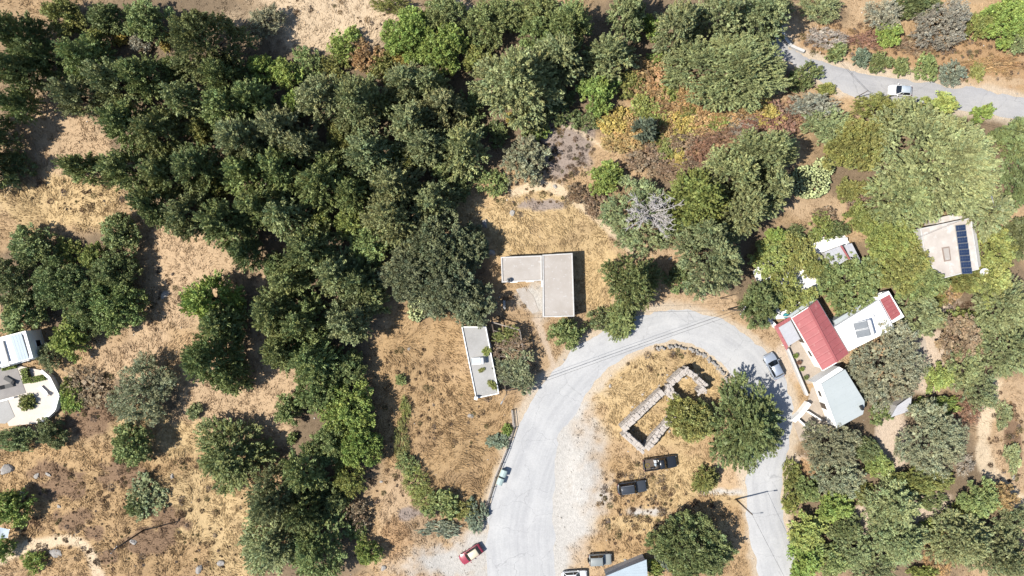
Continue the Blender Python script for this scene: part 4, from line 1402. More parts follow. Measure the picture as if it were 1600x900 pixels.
slab('courtyard_paving', [(1233, 541), (1252, 530), (1290, 582), (1284, 596), (1262, 600), (1246, 576)], 0.08, M['paving'], 'tan courtyard paving between the red roof and the road')
slab('garden_paving', [(1176, 424), (1210, 396), (1250, 372), (1320, 368), (1335, 392), (1292, 420), (1276, 470), (1240, 496), (1200, 500), (1190, 456)], 0.07, M['white'], 'whitewashed garden paving under the yellow-green trees')
slab('driveway', [(1268, 606), (1282, 602), (1306, 668), (1282, 680), (1250, 690), (1240, 662), (1258, 640)], 0.07, M['paving'], 'tan-grey concrete drive at the pale blue-grey house')
slab('yard_paving', [(1396, 548), (1424, 520), (1446, 530), (1450, 560), (1420, 566)], 0.07, M['paving'], 'tan paved yard right of the white roof')


def wall_run(pts, w, h, mat, label, name='garden_wall', cat='wall', cop=None, z=0.0):
    P = [at(x, y, h) for x, y in pts]
    b = Vector((P[0].x, P[0].y, 0)); o = empty(name, (b.x, b.y, z), label, cat, 'low walls')
    for i in range(len(P) - 1):
        a = Vector((P[i].x - b.x, P[i].y - b.y)); c = Vector((P[i + 1].x - b.x, P[i + 1].y - b.y))
        d = (c - a).normalized(); m = (a + c) / 2
        rz = math.atan2(d.y, d.x); L = (c - a).length
        MB().box((m.x, m.y, h / 2 - 0.2), (L - 0.004 if i else L, w, h + 0.4), rz).build('wall_section', mat, o, bevel=0.02)
        MB().box((m.x, m.y, h + 0.03), (L - 0.01, w + 0.06, 0.056), rz).build('coping', cop or mat, o)
    return o


wall_run([(1216, 513), (1205, 502), (1196, 492)], 0.35, 1.2, M['white'], 'white garden wall from the porch corner up beside the roadside oak')
wall_run([(1231, 545), (1240, 566), (1250, 590), (1262, 618)], 0.3, 0.9, M['concrete_pale'], 'stone-grey courtyard wall along the roadside below the porch')
wall_run([(1265, 630), (1252, 647), (1240, 658)], 0.55, 1.3, M['white'], 'thick white wall at the drive entrance')
wall_run([(1262, 643), (1284, 657)], 0.16, 0.9, M['white'], 'thin white wall, upper of two across the drive')
wall_run([(1246, 654), (1266, 672)], 0.16, 0.9, M['white'], 'thin white wall, lower of two across the drive')
gate = empty('gate', (at(1272, 661).x, at(1272, 661).y, 0), 'dark barred metal gate lying open across the drive', 'gate', None, -0.87)
for y in (-0.35, 0.35):
    MB().bar((-1.1, y * 0.3, 0.3 + y), (1.1, y * 0.3, 0.3 + y), 0.06).build('rail', M['darkmetal'], gate)
for k in range(9):
    MB().bar((-1.1 + k * 0.275, -0.1, -0.05), (-1.1 + k * 0.275, 0.1, 0.7), 0.04).build('bar', M['darkmetal'], gate)
barrel = empty('water_barrel', (at(1226.5, 493).x, at(1226.5, 493).y, 0.05), 'turquoise round plastic water barrel beside the red roof', 'barrel')
MB().lathe([(0.36, 0), (0.4, 0.1), (0.4, 0.8), (0.34, 0.86)]).build('body', M['turq'], barrel, True)
MB().lathe([(0.28, 0.86), (0.3, 0.9), (0.26, 0.93)]).build('lid', M['turq'], barrel, True)

def flower_pot(px, py, col, label, r=0.22):
    p = at(px, py, 0.3); o = empty('flower_pot', (p.x, p.y, 0.08), label, 'flower pot', 'flower pots of the courtyard')
    MB().lathe([(r * 0.7, 0), (r, r * 1.5), (r * 1.08, r * 1.6), (r * 0.9, r * 1.6)], sides=10).build('pot', M['brownmat'], o, True)
    best, vs = variants('shrub', 1.2)
    f = link('plant', vs[int(px) % len(vs)][0], o); f.color = (*COL[col], 1); f.scale = (0.32, 0.32, 0.4); f.location = (0, 0, r * 1.3)


for a in ((1243, 556, 'lg', 'flower pot nearest the porch in the courtyard'), (1248, 566, 'rb', 'red-leaved flower pot second from the porch'), (1252, 576, 'lg', 'flower pot in the middle of the courtyard wall row'),
          (1259, 590, 'mg', 'flower pot near the lower end of the courtyard'), (1276, 594, 'yg', 'flower pot between the red roof and the pale roof'), (1284, 590, 'lg', 'flower pot at the lower corner of the red roof')):
    flower_pot(*a)
gt = empty('garden_table', (at(1196, 424).x, at(1196, 424).y, 0.07), 'white garden table under the yellow-green garden trees', 'table')
MB().lathe([(0.55, 0.70), (0.6, 0.72), (0.6, 0.75), (0.5, 0.76)], sides=16).build('top', M['white'], gt, True)
MB().tube([(0, 0, 0), (0, 0, 0.7)], 0.05, 8).build('leg', M['white'], gt)

# white-roofed house with collectors and its small red lean-to
base3 = at(1350, 508, 0)
whh = empty('white_roof_house', (base3.x, base3.y, 0), 'white flat-roofed house between the red roof and the sandy yard', 'house')
H3 = 3.2
lo3 = lambda v: (v.x - base3.x, v.y - base3.y)
w3 = [lo3(at(x, y, H3)) for x, y in ((1304.7, 510.7), (1372.7, 468.7), (1397, 513.3), (1326.5, 548.5))]
p3 = flat_block(whh, w3, H3, M['white'], M['whiteroof'], M['white'], 0.16, 0.1)
for i in range(4):
    if i in (0, 2): opening(whh, p3[i], p3[(i + 1) % 4], 0.4, 1.0, 0.9, 2.1, 'window', M['white'])
opening(whh, p3[1], p3[2], 0.25, 0.9, 0.0, 2.05, 'door', M['white'])
led = [lo3(at(x, y, 2.3)) for x, y in ((1303, 501), (1366, 464), (1371, 470), (1306, 509))]
MB().prism(led, -0.2, 2.3).build('side_ledge', M['bluegrey'], whh)
hp = at(1364, 494, H3)
MB().lathe([(0.28, 0), (0.3, 0.1), (0.16, 0.16)], (hp.x - base3.x, hp.y - base3.y, H3)).build('roof_vent', M['lamp_white'], whh, True)
water_heater(1348.5, 514, H3, 0.27, 'twin grey solar collectors with white tank on the white roof', 2, None, 1.12)
base4 = at(1392, 481, 0)
lean = empty('lean_to', (base4.x, base4.y, 0), 'small red-roofed lean-to with white ends beside the white roof', 'annex')
lo4 = lambda v: (v.x - base4.x, v.y - base4.y)
l4 = ccw([lo4(at(x, y, 2.7)) for x, y in ((1367, 464), (1388.5, 454.5), (1413, 495), (1393.5, 505.5))])
MB().prism(inset(l4, 0.02), -0.3, 2.6).build('wall', M['white'], lean)
MB().prism(l4, 2.6, 2.7).build('roof', M['whiteroof'], lean)
rq = [lo4(at(x, y, 2.8)) for x, y in ((1375.3, 468), (1390, 460), (1408, 491.3), (1393.3, 500.7))]
for k in range(6):
    a, b = lerp2(rq[0], rq[3], (k + 0.02) / 6), lerp2(rq[0], rq[3], (k + 0.98) / 6)
    c, d = lerp2(rq[1], rq[2], (k + 0.98) / 6), lerp2(rq[1], rq[2], (k + 0.02) / 6)
    MB().prism([a, b, c, d], 2.705, [2.9, 2.9, 2.75, 2.75]).build('roof_sheet', M['red'], lean)
opening(lean, l4[2], l4[3], 0.5, 0.8, 0.9, 1.9, 'window', M['white'])

# pale blue-grey house below
base5 = at(1313, 625, 0)
blh = empty('pale_roof_house', (base5.x, base5.y, 0), 'house with a pale blue-grey sheet roof below the red-roofed one', 'house')
H5 = 3.3
lo5 = lambda v: (v.x - base5.x, v.y - base5.y)
w5 = ccw([lo5(at(x, y, H5)) for x, y in ((1282.2, 600.5), (1319.6, 577), (1351.5, 629), (1347.5, 647), (1307.5, 669.5))])
MB().prism(inset(w5, 0.12), -0.3, H5 - 0.1).build('wall', M['white'], blh)
aL, aT, aR, aR2, aB = [lo5(at(x, y, H5)) for x, y in ((1282.2, 600.5), (1319.6, 577), (1351.5, 629), (1347.5, 647), (1307.5, 669.5))]
n = 7
far = lambda t: lerp2(aT, aR, t / 0.75) if t <= 0.75 else lerp2(aR, aR2, (t - 0.75) / 0.25)
for k in range(n):
    t0, t1 = (k + 0.002) / n, (k + 0.998) / n
    MB().prism([lerp2(aL, aB, t0), lerp2(aL, aB, t1), far(t1), far(t0)], H5 - 0.09, [H5 - 0.02, H5 - 0.02, H5 + 0.16, H5 + 0.16]).build('roof_sheet', M['bluegrey'], blh)
MB().bar((*aL, H5 + 0.02), (*aB, H5 + 0.02), 0.16, 0.12).build('gutter', M['white'], blh)
sl = [lo5(at(x, y, 2.8)) for x, y in ((1273, 598), (1311, 573), (1318, 577), (1282, 601))]
MB().prism(sl, -0.3, 2.8).build('side_block', M['white'], blh)
cp = lo5(at(1346, 637, H5 + 0.3))
MB().box((cp[0], cp[1], H5 + 0.3), (0.35, 0.7, 0.7), 0.5).build('chimney', M['darkmetal'], blh, bevel=0.02)
i5 = min(range(5), key=lambda i: (Vector(w5[i]) - Vector(aL)).length)
w5i = inset(w5, 0.12)
opening(blh, w5i[i5], w5i[(i5 + 1) % 5], 0.55, 1.0, 0.0, 2.1, 'door', M['white'])
opening(blh, w5i[i5], w5i[(i5 + 1) % 5], 0.25, 0.9, 0.9, 2.0, 'window', M['white'])

# grey sheds
def shed(pts, h, mat, label, z2=0.15, strip_mat=None, panels=5):
    P = [at(x, y, h) for x, y in pts]
    b = sum((Vector((p.x, p.y, 0)) for p in P), Vector()) / len(P)
    o = empty('shed', (b.x, b.y, 0), label, 'shed')
    L = [(p.x - b.x, p.y - b.y) for p in P]
    MB().prism(inset(ccw(L), 0.15), -0.3, h - 0.08).build('wall', M['concrete_pale'], o)
    for k in range(panels):
        t0, t1 = (k + 0.01) / panels, (k + 0.99) / panels
        MB().prism([lerp2(L[0], L[1], t0), lerp2(L[0], L[1], t1), lerp2(L[3], L[2], t1), lerp2(L[3], L[2], t0)], h - 0.08, [h, h, h + z2, h + z2]).build('roof_sheet', mat, o)
    c = ccw(inset(ccw(L), 0.15))
    opening(o, c[0], c[1], 0.5, 0.8, 0.0, 1.9, 'door', M['woodpale'])
    return o, b


sh, b = shed([(1288, 394), (1316, 383), (1327, 404), (1302, 418)], 2.4, M['greyroof'], 'grey sheet-roofed shed above the leafy vine canopy, left of two')
sh, b = shed([(1319, 383), (1331, 380), (1347, 410), (1329, 405)], 2.3, M['greyroof'], 'narrow grey sheet-roofed shed above the vine canopy, right of two', -0.1, None, 3)
MB().bar(tuple(at(1314, 384, 2.65) - b), tuple(at(1327, 405, 2.65) - b), 0.25, 0.1).build('red_flashing', M['red'], sh)
wall_run([(1270, 386), (1296, 376), (1324, 374)], 0.5, 1.0, M['white'], 'white wall curving above the grey sheds')
shed([(1392, 652), (1402, 634), (1424, 618), (1421, 642)], 2.2, M['greyroof'], 'grey sheet-roofed shed between the two big olives')
shed([(942, 902), (978, 887), (1010, 874), (1012, 905)], 2.8, M['awning'], 'blue-grey sheet-roofed shed at the bottom edge', 0.1, None, 6)

# concrete house with the column of solar panels
base6 = at(1484, 390, 0)
sol = empty('solar_house', (base6.x, base6.y, 0), 'stained pale flat roof with a column of solar panels, right side', 'house')
H6 = 3.2
lo6 = lambda v: (v.x - base6.x, v.y - base6.y)
w6 = [lo6(at(x, y, H6)) for x, y in ((1437, 357), (1517, 340), (1529, 421), (1466, 437), (1443, 392))]
p6 = flat_block(sol, w6, H6, M['concrete_pale'], M['cream'], M['concrete_pale'], 0.18, 0.12)
opening(sol, p6[0], p6[1], 0.5, 1.0, 0.9, 2.1, 'window', M['white'])
opening(sol, p6[2], p6[3], 0.4, 0.9, 0.0, 2.1, 'door', M['white'])
up6 = [lo6(at(x, y, 3.0)) for x, y in ((1462, 341), (1507, 331), (1509, 340), (1463, 350))]
MB().prism(up6, -0.3, 3.0).build('rear_block', M['cream'], sol)
st = [lo6(at(x, y, 2.4)) for x, y in ((1517.5, 342), (1523, 345), (1533, 415), (1528, 420))]
MB().prism(st, -0.3, 2.4).build('side_walkway', M['concrete_grey'], sol)
ht = [lo6(at(x, y, H6)) for x, y in ((1471, 387), (1483, 385), (1486, 407), (1475, 409))]
MB().prism(ht, H6, H6 + 0.08).build('hatch', M['brownmat'], sol, bevel=0.02)
hi = inset(ccw(ht), 0.18)
MB().prism(hi, H6 + 0.08, H6 + 0.11).build('hatch_lid', M['concrete'], sol)
TL, TR, BL, BR = (1493.3, 352), (1509, 350.3), (1503.8, 428.3), (1520.3, 427.5)
for k in range(8):
    q = []
    for t in ((k + 0.02) / 8, (k + 0.98) / 8):
        for f in (0, 1):
            a = lerp2(TL, BL, t); b_ = lerp2(TR, BR, t); c = lerp2(a, b_, f)
            q.append(at(c[0], c[1], H6 + 0.35))
    ctr = sum(q, Vector()) / 4
    o = empty('solar_panel', (ctr.x - base6.x, ctr.y - base6.y, H6)); o.parent = sol
    L = [(v.x - ctr.x, v.y - ctr.y) for v in (q[0], q[1], q[3], q[2])]
    L = ccw(L)
    lift = [0.20 + 0.10 * (1 if v[1] > 0 else 0) for v in L]
    MB().prism(L, 0.16, [z + 0.0 for z in lift]).build('panel_frame', M['greymetal'], o)
    I = inset(L, 0.045)
    for cx in range(4):
        for cy in range(2):
            f = lambda u, v: lerp2(lerp2(I[0], I[1], u), lerp2(I[3], I[2], u), v)
            cell = [f((cx + 0.02) / 4, (cy + 0.02) / 2), f((cx + 0.98) / 4, (cy + 0.02) / 2), f((cx + 0.98) / 4, (cy + 0.98) / 2), f((cx + 0.02) / 4, (cy + 0.98) / 2)]
            zz = [0.215 + 0.10 * ((v[1] - min(u_[1] for u_ in L)) / (max(u_[1] for u_ in L) - min(u_[1] for u_ in L))) for v in cell]
            MB().prism(cell, 0.17, zz).build('cell', M['cell'], o)
    for sx in (-1, 1):
        MB().bar((sx * 0.5, -0.3, 0), (sx * 0.5, -0.3, 0.17), 0.05).bar((sx * 0.5, 0.3, 0), (sx * 0.5, 0.3, 0.17), 0.05).build('bracket', M['greymetal'], o)
p = at(1538, 424, 3.2)
dish = empty('dish_antenna', (p.x, p.y, 0), 'white dish antenna on a pole at the lower right of the pale solar roof', 'dish')
MB().tube([(0, 0, -0.3), (0, 0, 3.1)], 0.05, 8).build('mast', M['greymetal'], dish)
mb = MB(); mb.lathe([(0.08, 0.0), (0.3, 0.05), (0.5, 0.15), (0.6, 0.24), (0.58, 0.27), (0.45, 0.17), (0.2, 0.08), (0.02, 0.06)], (0, 0, 0), 18)
d_ = mb.build('reflector', M['lamp_white'], dish, True); d_.location = (0, 0, 3.1); d_.rotation_euler = (0.35, -0.3, 0)
MB().tube([(0, -0.45, 0.25), (0, 0, 0.6)], 0.025, 6).box((0, 0, 0.62), (0.1, 0.1, 0.14)).build('feed_arm', M['greymetal'], d_)

# white villa at the left edge
base7 = at(22, 545, 0)
vil = empty('villa', (base7.x, base7.y, 0), 'white villa with flat roof at the left edge of the photo', 'house')
H7 = 3.2
lo7 = lambda v: (v.x - base7.x, v.y - base7.y)
w7 = [lo7(at(x, y, H7)) for x, y in ((-70, 545), (41.5, 516.5), (53.5, 559), (-58, 590))]
p7 = flat_block(vil, w7, H7, M['white'], M['whiteroof'], M['white'], 0.45, 0.25)
q7 = [lo7(at(x, y, H7 + 0.35)) for x, y in ((15, 525), (33, 520.5), (45, 560), (28, 565))]
for k in range(4):
    MB().prism([lerp2(q7[0], q7[1], (k + 0.02) / 4), lerp2(q7[0], q7[1], (k + 0.98) / 4), lerp2(q7[3], q7[2], (k + 0.98) / 4), lerp2(q7[3], q7[2], (k + 0.02) / 4)], H7 + 0.27, H7 + 0.35).build('canopy_panel', M['awning'], vil)
for v in q7: MB().bar((*v, H7), (*v, H7 + 0.27), 0.1).build('canopy_post', M['white'], vil)
for (x0, y0, x1, y1) in ((3, 533, 14, 572), (-12, 537, -2, 576)):
    a = lo7(at(x0, y0, H7 + 0.3)); c = lo7(at(x1, y1, H7 + 0.3))
    MB().bar((*a, H7 + 0.15), (*c, H7 + 0.15), 0.28, 0.3).build('roof_rib', M['concrete_pale'], vil)
for f in (0.2, 0.5, 0.8):
    opening(vil, p7[0], p7[1], f, 1.3, 0.0, 2.1, 'window', M['white'])
opening(vil, p7[1], p7[2], 0.5, 1.0, 0.9, 2.0, 'window', M['white'])
slab('terrace', [(-30, 585), (26, 571), (62, 578), (76, 588), (91, 617), (84, 640), (62, 661), (14, 666), (2, 640), (-30, 650)], 0.30, M['terrace'], 'cream paved terrace of the white villa', 'terrace', 0.8)
slab('patio', [(-30, 584), (26, 573), (40.5, 614), (-30, 634)], 0.345, M['patio'], 'dark grey patio on the villa terrace with two loungers', 'patio', 0.04)
slab('lower_patio', [(-30, 636), (12, 625), (23, 651), (8, 662), (-30, 660)], 0.345, M['concrete_grey'], 'lighter grey lower patio of the villa at the left edge', 'patio', 0.04)
wall_run([(64, 579), (77, 590), (91, 618), (85, 640), (62, 662)], 0.4, 1.0, M['white'], 'white curved parapet wall round the villa terrace', 'terrace_wall')
wall_run([(-20, 632), (22, 621)], 0.2, 0.7, M['white'], 'thin white wall between the two villa patios', 'terrace_wall')
def box_hedge(px, py, sx, sy, rz, label, h=0.8):
    p = at(px, py, h); rng = np.random.default_rng(int(px * 7))
    o = empty('box_hedge', (p.x, p.y, 0.3), label, 'hedge', None, rz)
    n = int(sx * sy * 260 + 250)
    q = rng.uniform(-0.5, 0.5, (n, 3)); ax = rng.integers(0, 5, n)
    for i in range(n):
        if ax[i] < 2: q[i, 2] = 0.5
        elif ax[i] == 2: q[i, 0] = np.sign(q[i, 0]) * 0.5
        else: q[i, 1] = np.sign(q[i, 1]) * 0.5
    q = q * np.array([sx, sy, h]) + np.array([0, 0, h / 2]) + rng.normal(size=(n, 3)) * 0.03
    u = unit(rng.normal(size=(n, 3))) * 0.09; w = unit(np.cross(u, rng.normal(size=(n, 3)))) * 0.07
    V = np.stack([q - u, q + w, q + u, q - w], 1)
    f = link('foliage', quads_mesh('foliage', V, np.exp(rng.normal(size=(n, 1)) * 0.25) * np.ones((1, 3)), M['leaf']), o); f.color = (*COL['lg'], 1)
    MB().box((0, 0, h * 0.45), (sx * 0.86, sy * 0.86, h * 0.84)).build('stem', M['bark'], o)
box_hedge(40, 587, 1.0, 2.2, 0.25, 'clipped green box hedge, upright one on the villa terrace')
box_hedge(58, 592, 2.2, 0.8, 0.22, 'clipped green box hedge, lower sideways one on the villa terrace')
box_hedge(15, 574, 2.0, 0.55, 0.22, 'clipped low hedge at the foot of the villa wall', 0.6)
r = plant('shrub', 'og', 43, 630, 15, 13, 'round and clipped, in the middle of the villa terrace', 1.6)
def lounger(px, py, rz, mat, label):
    p = at(px, py, 0.4)
    o = empty('sun_lounger', (p.x, p.y, 0.35), label, 'sun lounger', None, rz)
    MB().bar((-0.95, 0, 0.3), (0.35, 0, 0.3), 0.62, 0.06).build('seat', mat, o)
    MB().bar((0.35, 0, 0.3), (0.95, 0, 0.62), 0.62, 0.06).build('backrest', mat, o)
    for x in (-0.85, 0.75):
        for y in (-0.28, 0.28):
            MB().bar((x, y, 0), (x, y, 0.3), 0.05).build('leg', M['greymetal'], o)
lounger(13, 603, -2.9, M['plastic'], 'dark sun lounger on the grey patio, lower of two')
lounger(17, 594, -0.5, M['plastic'], 'dark sun lounger on the grey patio, upper of two')
lounger(70, 611, -0.75, M['white'], 'white sun lounger by the curved terrace wall')

# blue shade sail at the left edge
p = at(3, 834, 2.4)
sail = empty('shade_sail', (p.x, p.y, gz(p.x, p.y)), 'pale blue shade sail on posts at the left edge near the track', 'shade')
cor = [(-1.6, -1.0), (0.6, -0.75), (0.85, 0.5), (-1.3, 1.0)]
for c in cor: MB().tube([(*c, -0.3), (*c, 2.3)], 0.05, 7).build('post', M['greymetal'], sail)
mb = MB(); N = 6
gridp = [[(*lerp2(lerp2(cor[0], cor[1], u / N), lerp2(cor[3], cor[2], u / N), v / N), 2.3 - 0.35 * math.sin(math.pi * u / N) * math.sin(math.pi * v / N)) for v in range(N + 1)] for u in range(N + 1)]
for u in range(N):
    for v in range(N): mb.quad(gridp[u][v], gridp[u + 1][v], gridp[u + 1][v + 1], gridp[u][v + 1])
mb.build('sail_cloth', M['awning'], sail, True)

# ------------------------------------------------------------------ stone ruins
def rough_box(rng, sx, sy, sz, j=0.18):
    """one irregular stone, ~44 triangles"""
    c = []
    for x in (-1, 1):
        for y in (-1, 1):
            for z in (-1, 1):
                c.append((x * sx / 2 * (1 - rng.random() * j), y * sy / 2 * (1 - rng.random() * j), z * sz / 2 * (1 - rng.random() * j)))
    return c


STONES = []
for i in range(10):
    rng = np.random.default_rng(60 + i)
    me = bpy.data.meshes.new('stone')
    c = rough_box(rng, 1, 1, 1, 0.35)
    f = [(0, 1, 3, 2), (4, 6, 7, 5), (0, 4, 5, 1), (2, 3, 7, 6), (0, 2, 6, 4), (1, 5, 7, 3)]
    import bmesh
    bm = bmesh.new(); vs = [bm.verts.new(v) for v in c]
    for q in f: bm.faces.new([vs[k] for k in q])
    bmesh.ops.recalc_face_normals(bm, faces=bm.faces)
    bmesh.ops.bevel(bm, geom=list(bm.edges), offset=0.12, segments=1, affect='EDGES')
    bm.to_mesh(me); bm.free(); STONES.append(me)
STONE_R = [m.copy() for m in STONES]; STONE_K = [m.copy() for m in STONES]
for m in STONE_R: m.materials.append(M['stone'])
for m in STONE_K: m.materials.append(M['rock'])


def stone(parent, pool, loc, size, rz, rng, name='stone'):
    o = link(name, pool[rng.integers(len(pool))], parent)
    o.location = loc; o.scale = size; o.rotation_euler = (rng.normal() * 0.06, rng.normal() * 0.06, rz + rng.normal() * 0.08)
    return o


def ruin(px_walls, th, label, seed, hts):
    """rubble-filled walls: a lower core under two rows of capping stones and facing stones"""
    rng = np.random.default_rng(seed)
    P0 = at(*px_walls[0][0]); o = empty('stone_ruin', (P0.x, P0.y, 0), label, 'ruin')
    for (a, b), (h0, h1) in zip(px_walls, hts):
        A_ = at(a[0], a[1], h0); B_ = at(b[0], b[1], h1)
        A_ = Vector((A_.x - P0.x, A_.y - P0.y)); B_ = Vector((B_.x - P0.x, B_.y - P0.y))
        d = (B_ - A_); L = d.length; d.normalize(); nrm = Vector((-d.y, d.x)); rz = math.atan2(d.y, d.x)
        n = max(2, int(L / 0.55))
        core = MB()
        for k in range(n):
            t = (k + 0.5) / n; h = h0 + (h1 - h0) * t + rng.normal() * 0.06
            m = A_ + d * L * t
            core.box((m.x, m.y, (h + 0.02) / 2 - 0.3), (L / n + 0.01, th * 0.9, h + 0.5), rz)
        for s_ in (-1, 1):
            x_ = 0.0
            while x_ < L:
                l_ = 0.28 + 0.55 * rng.random() ** 1.4; t = min(1, (x_ + l_ / 2) / L); w = th * (0.34 + rng.random() * 0.26)
                h = h0 + (h1 - h0) * t
                q = A_ + d * (x_ + l_ / 2) + nrm * s_ * (th / 2 - w / 2 + 0.02 + rng.normal() * 0.05)
                if rng.random() > 0.1:
                    stone(o, STONE_R, (q.x, q.y, h - 0.07 + rng.normal() * 0.07), (l_ * 1.12, w * 1.1, 0.26 + 0.16 * rng.random()), rz + rng.normal() * 0.12, rng)
                x_ += l_
        for k in range(int(L * 1.2)):      # fallen stones at the foot
            q = A_ + d * L * rng.random() + nrm * (th * 0.6 + abs(rng.normal()) * 0.5) * (1 if rng.random() < 0.5 else -1)
            sz = 0.14 + 0.22 * rng.random()
            stone(o, STONE_R, (q.x, q.y, sz * 0.25), (sz * 1.3, sz, sz * 0.7), rng.random() * 6, rng)
        core.build('wall_core', M['stone'], o)
        fc = []   # facing stones, too small to pick apart: one part
        for k in range(int(L / 0.4)):
            for z in np.arange(0.15, min(h0, h1) - 0.3, 0.32):
                for s_ in (-1, 1):
                    m = A_ + d * (k + 0.3 + 0.4 * rng.random()) * 0.4 + nrm * s_ * (th * 0.45)
                    fc.append((m.x, m.y, z + rng.normal() * 0.03, 0.34 + 0.1 * rng.random(), 0.12 + 0.08 * rng.random(), 0.24 + 0.08 * rng.random(), rz))
        mb = MB()
        for (x, y, z, sx, sy, sz, r_) in fc: mb.box((x, y, z), (sx, sy, sz), r_ + rng.normal() * 0.06)
        if fc: tag(mb.build('facing_stones', M['stone'], o), kind='stuff')
    return o


ruin([((1036, 612), (973, 672)), ((976, 678), (1006, 704)), ((1010, 702), (1052, 652)), ((1040, 610), (1054, 621))], 1.0, 'large roofless stone ruin with four walls between the road and the parked pickup', 3,
     [(2.2, 2.5), (2.6, 2.4), (2.4, 1.6), (2.2, 1.8)])
ruin([((1049, 612), (1046, 601)), ((1048, 600), (1071, 580)), ((1071, 578), (1086, 588)), ((1090, 592), (1103, 604)), ((1103, 607), (1092, 613)), ((1050, 614), (1062, 623))], 0.85, 'small broken stone ruin above the round tree in the road bend', 5,
     [(2.0, 2.2), (2.1, 2.7), (2.8, 2.6), (2.4, 2.6), (2.6, 2.2), (1.9, 1.6)])

# dry stone kerb wall round the inside of the bend
rng = np.random.default_rng(77)
arc = pxw(catmull([(1026, 545), (1052, 541), (1085, 549), (1110, 563), (1128, 582), (1138, 600), (1146, 606)], 12))
P0 = arc[0]
dsw = empty('dry_stone_wall', (P0[0], P0[1], 0), 'curved dry stone wall of dark grey stones inside the road bend', 'wall')
s_ = np.concatenate([[0], np.cumsum(np.hypot(*np.diff(arc, axis=0).T))])
pos = 0.0
while pos < s_[-1]:
    x = np.interp(pos, s_, arc[:, 0]); y = np.interp(pos, s_, arc[:, 1]); x2 = np.interp(pos + 0.1, s_, arc[:, 0]); y2 = np.interp(pos + 0.1, s_, arc[:, 1])
    a = math.atan2(y2 - y, x2 - x); l = 0.22 + 0.30 * rng.random() ** 1.5
    for lay, (zz, off) in enumerate(((0.08, 0.0), (0.36, 0.05), (0.58, -0.05))):
        if rng.random() < (0.08, 0.35, 0.7)[lay]: continue
        stone(dsw, STONE_K, (x - P0[0] + rng.normal() * 0.12 - math.sin(a) * off, y - P0[1] + rng.normal() * 0.12 + math.cos(a) * off, zz), (l, 0.28 + 0.22 * rng.random(), 0.26 + 0.12 * rng.random()), a + rng.normal() * 0.3, rng)
    pos += l * 0.8

# boulders
def boulder(px, py, r, sq, label, seed, mat='rock', h=0.5):
    rng = np.random.default_rng(seed)
    bm = bmesh.new(); bmesh.ops.create_icosphere(bm, subdivisions=2, radius=1.0)
    ks = unit(rng.normal(size=(14, 3))); of = 0.42 + 0.45 * rng.random(14)
    for v in bm.verts:
        c = np.array(v.co)
        for k in range(14):
            e = c @ ks[k] - of[k]
            if e > 0: c = c - ks[k] * e * 0.95
        c = c + rng.normal(size=3) * 0.06
        v.co = 0.85 * Vector((c[0] * r, c[1] * r * sq, c[2] * r * h))
    me = bpy.data.meshes.new('boulder'); bm.to_mesh(me); bm.free(); me.materials.append(M[mat])
    r_ = r
    p = gat(px, py); o = link('boulder', me); o.location = (p.x, p.y, p.z + r * h * 0.12); o.rotation_euler = (0, 0, rng.random() * 6)
    return tag(o, label, 'boulder', 'boulders')


for a in ((757, 349, 1.3, 0.6, 'pale elongated boulder on the left of the grassy knoll', 1), (768, 394, 0.9, 0.8, 'pale boulder just left of the L-shaped house', 2), (800, 333, 0.7, 0.9, 'small pale boulder near the top of the grassy knoll', 3),
          (258, 461, 1.1, 0.8, 'grey boulder on the bare tan slope left of the bright-topped conifer', 4), (34, 773, 1.0, 0.7, 'grey boulder in tree shade at the left of the lower meadow', 5), (88, 862, 1.0, 1.6, 'long grey boulder below the bend of the left dirt track', 6),
          (6, 735, 1.8, 0.7, 'big dark grey boulder cut by the left edge above the lower meadow', 7), (92, 791, 0.5, 0.8, 'small pale boulder in the middle of the brown patches, lower left', 8), (75, 741, 0.6, 0.7, 'pale boulder below the villa, right of two', 9),
          (57, 744, 0.7, 0.8, 'pale boulder below the villa, left of two', 10), (313, 888, 1.1, 0.7, 'pale rock heap stone at the bottom edge left of the lower wood', 11), (345, 880, 0.9, 0.8, 'second rock heap stone at the bottom edge by the lower wood', 12),
          (270, 745, 0.7, 0.6, 'pale stone left of the big lone conifer', 13), (210, 846, 0.8, 0.6, 'pale stone under the shadow of the meadow pole', 14), (868, 291, 0.6, 0.7, 'white boulder beside the footpath above the knoll', 15),
          (953, 602, 0.45, 0.8, 'white stone at the road edge left of the ruin', 16), (976, 875, 0.35, 0.9, 'small white stone right of the parked jeep', 17), (1045, 404, 0.6, 0.8, 'pale stone in the shade above the road bend', 18),
          (735, 650, 0.6, 1.0, 'pale broken stone ring in the brown field', 19), (828, 616, 0.4, 0.7, 'white stone at the roadside below the pergola', 20), (598, 750, 0.4, 0.9, 'small white stone on the field footpath', 21), (600, 885, 0.8, 0.6, 'flat pale rock at the bottom edge on the bare strip', 22),
          (1580, 745, 0.6, 0.7, 'pale stone on the right dirt road verge', 23), (640, 545, 0.5, 0.7, 'grey stone in the middle of the golden field', 24), (881, 562, 0.35, 0.7, 'white kerb stone at the roadside below the lone green tree', 25)):
    boulder(*a)

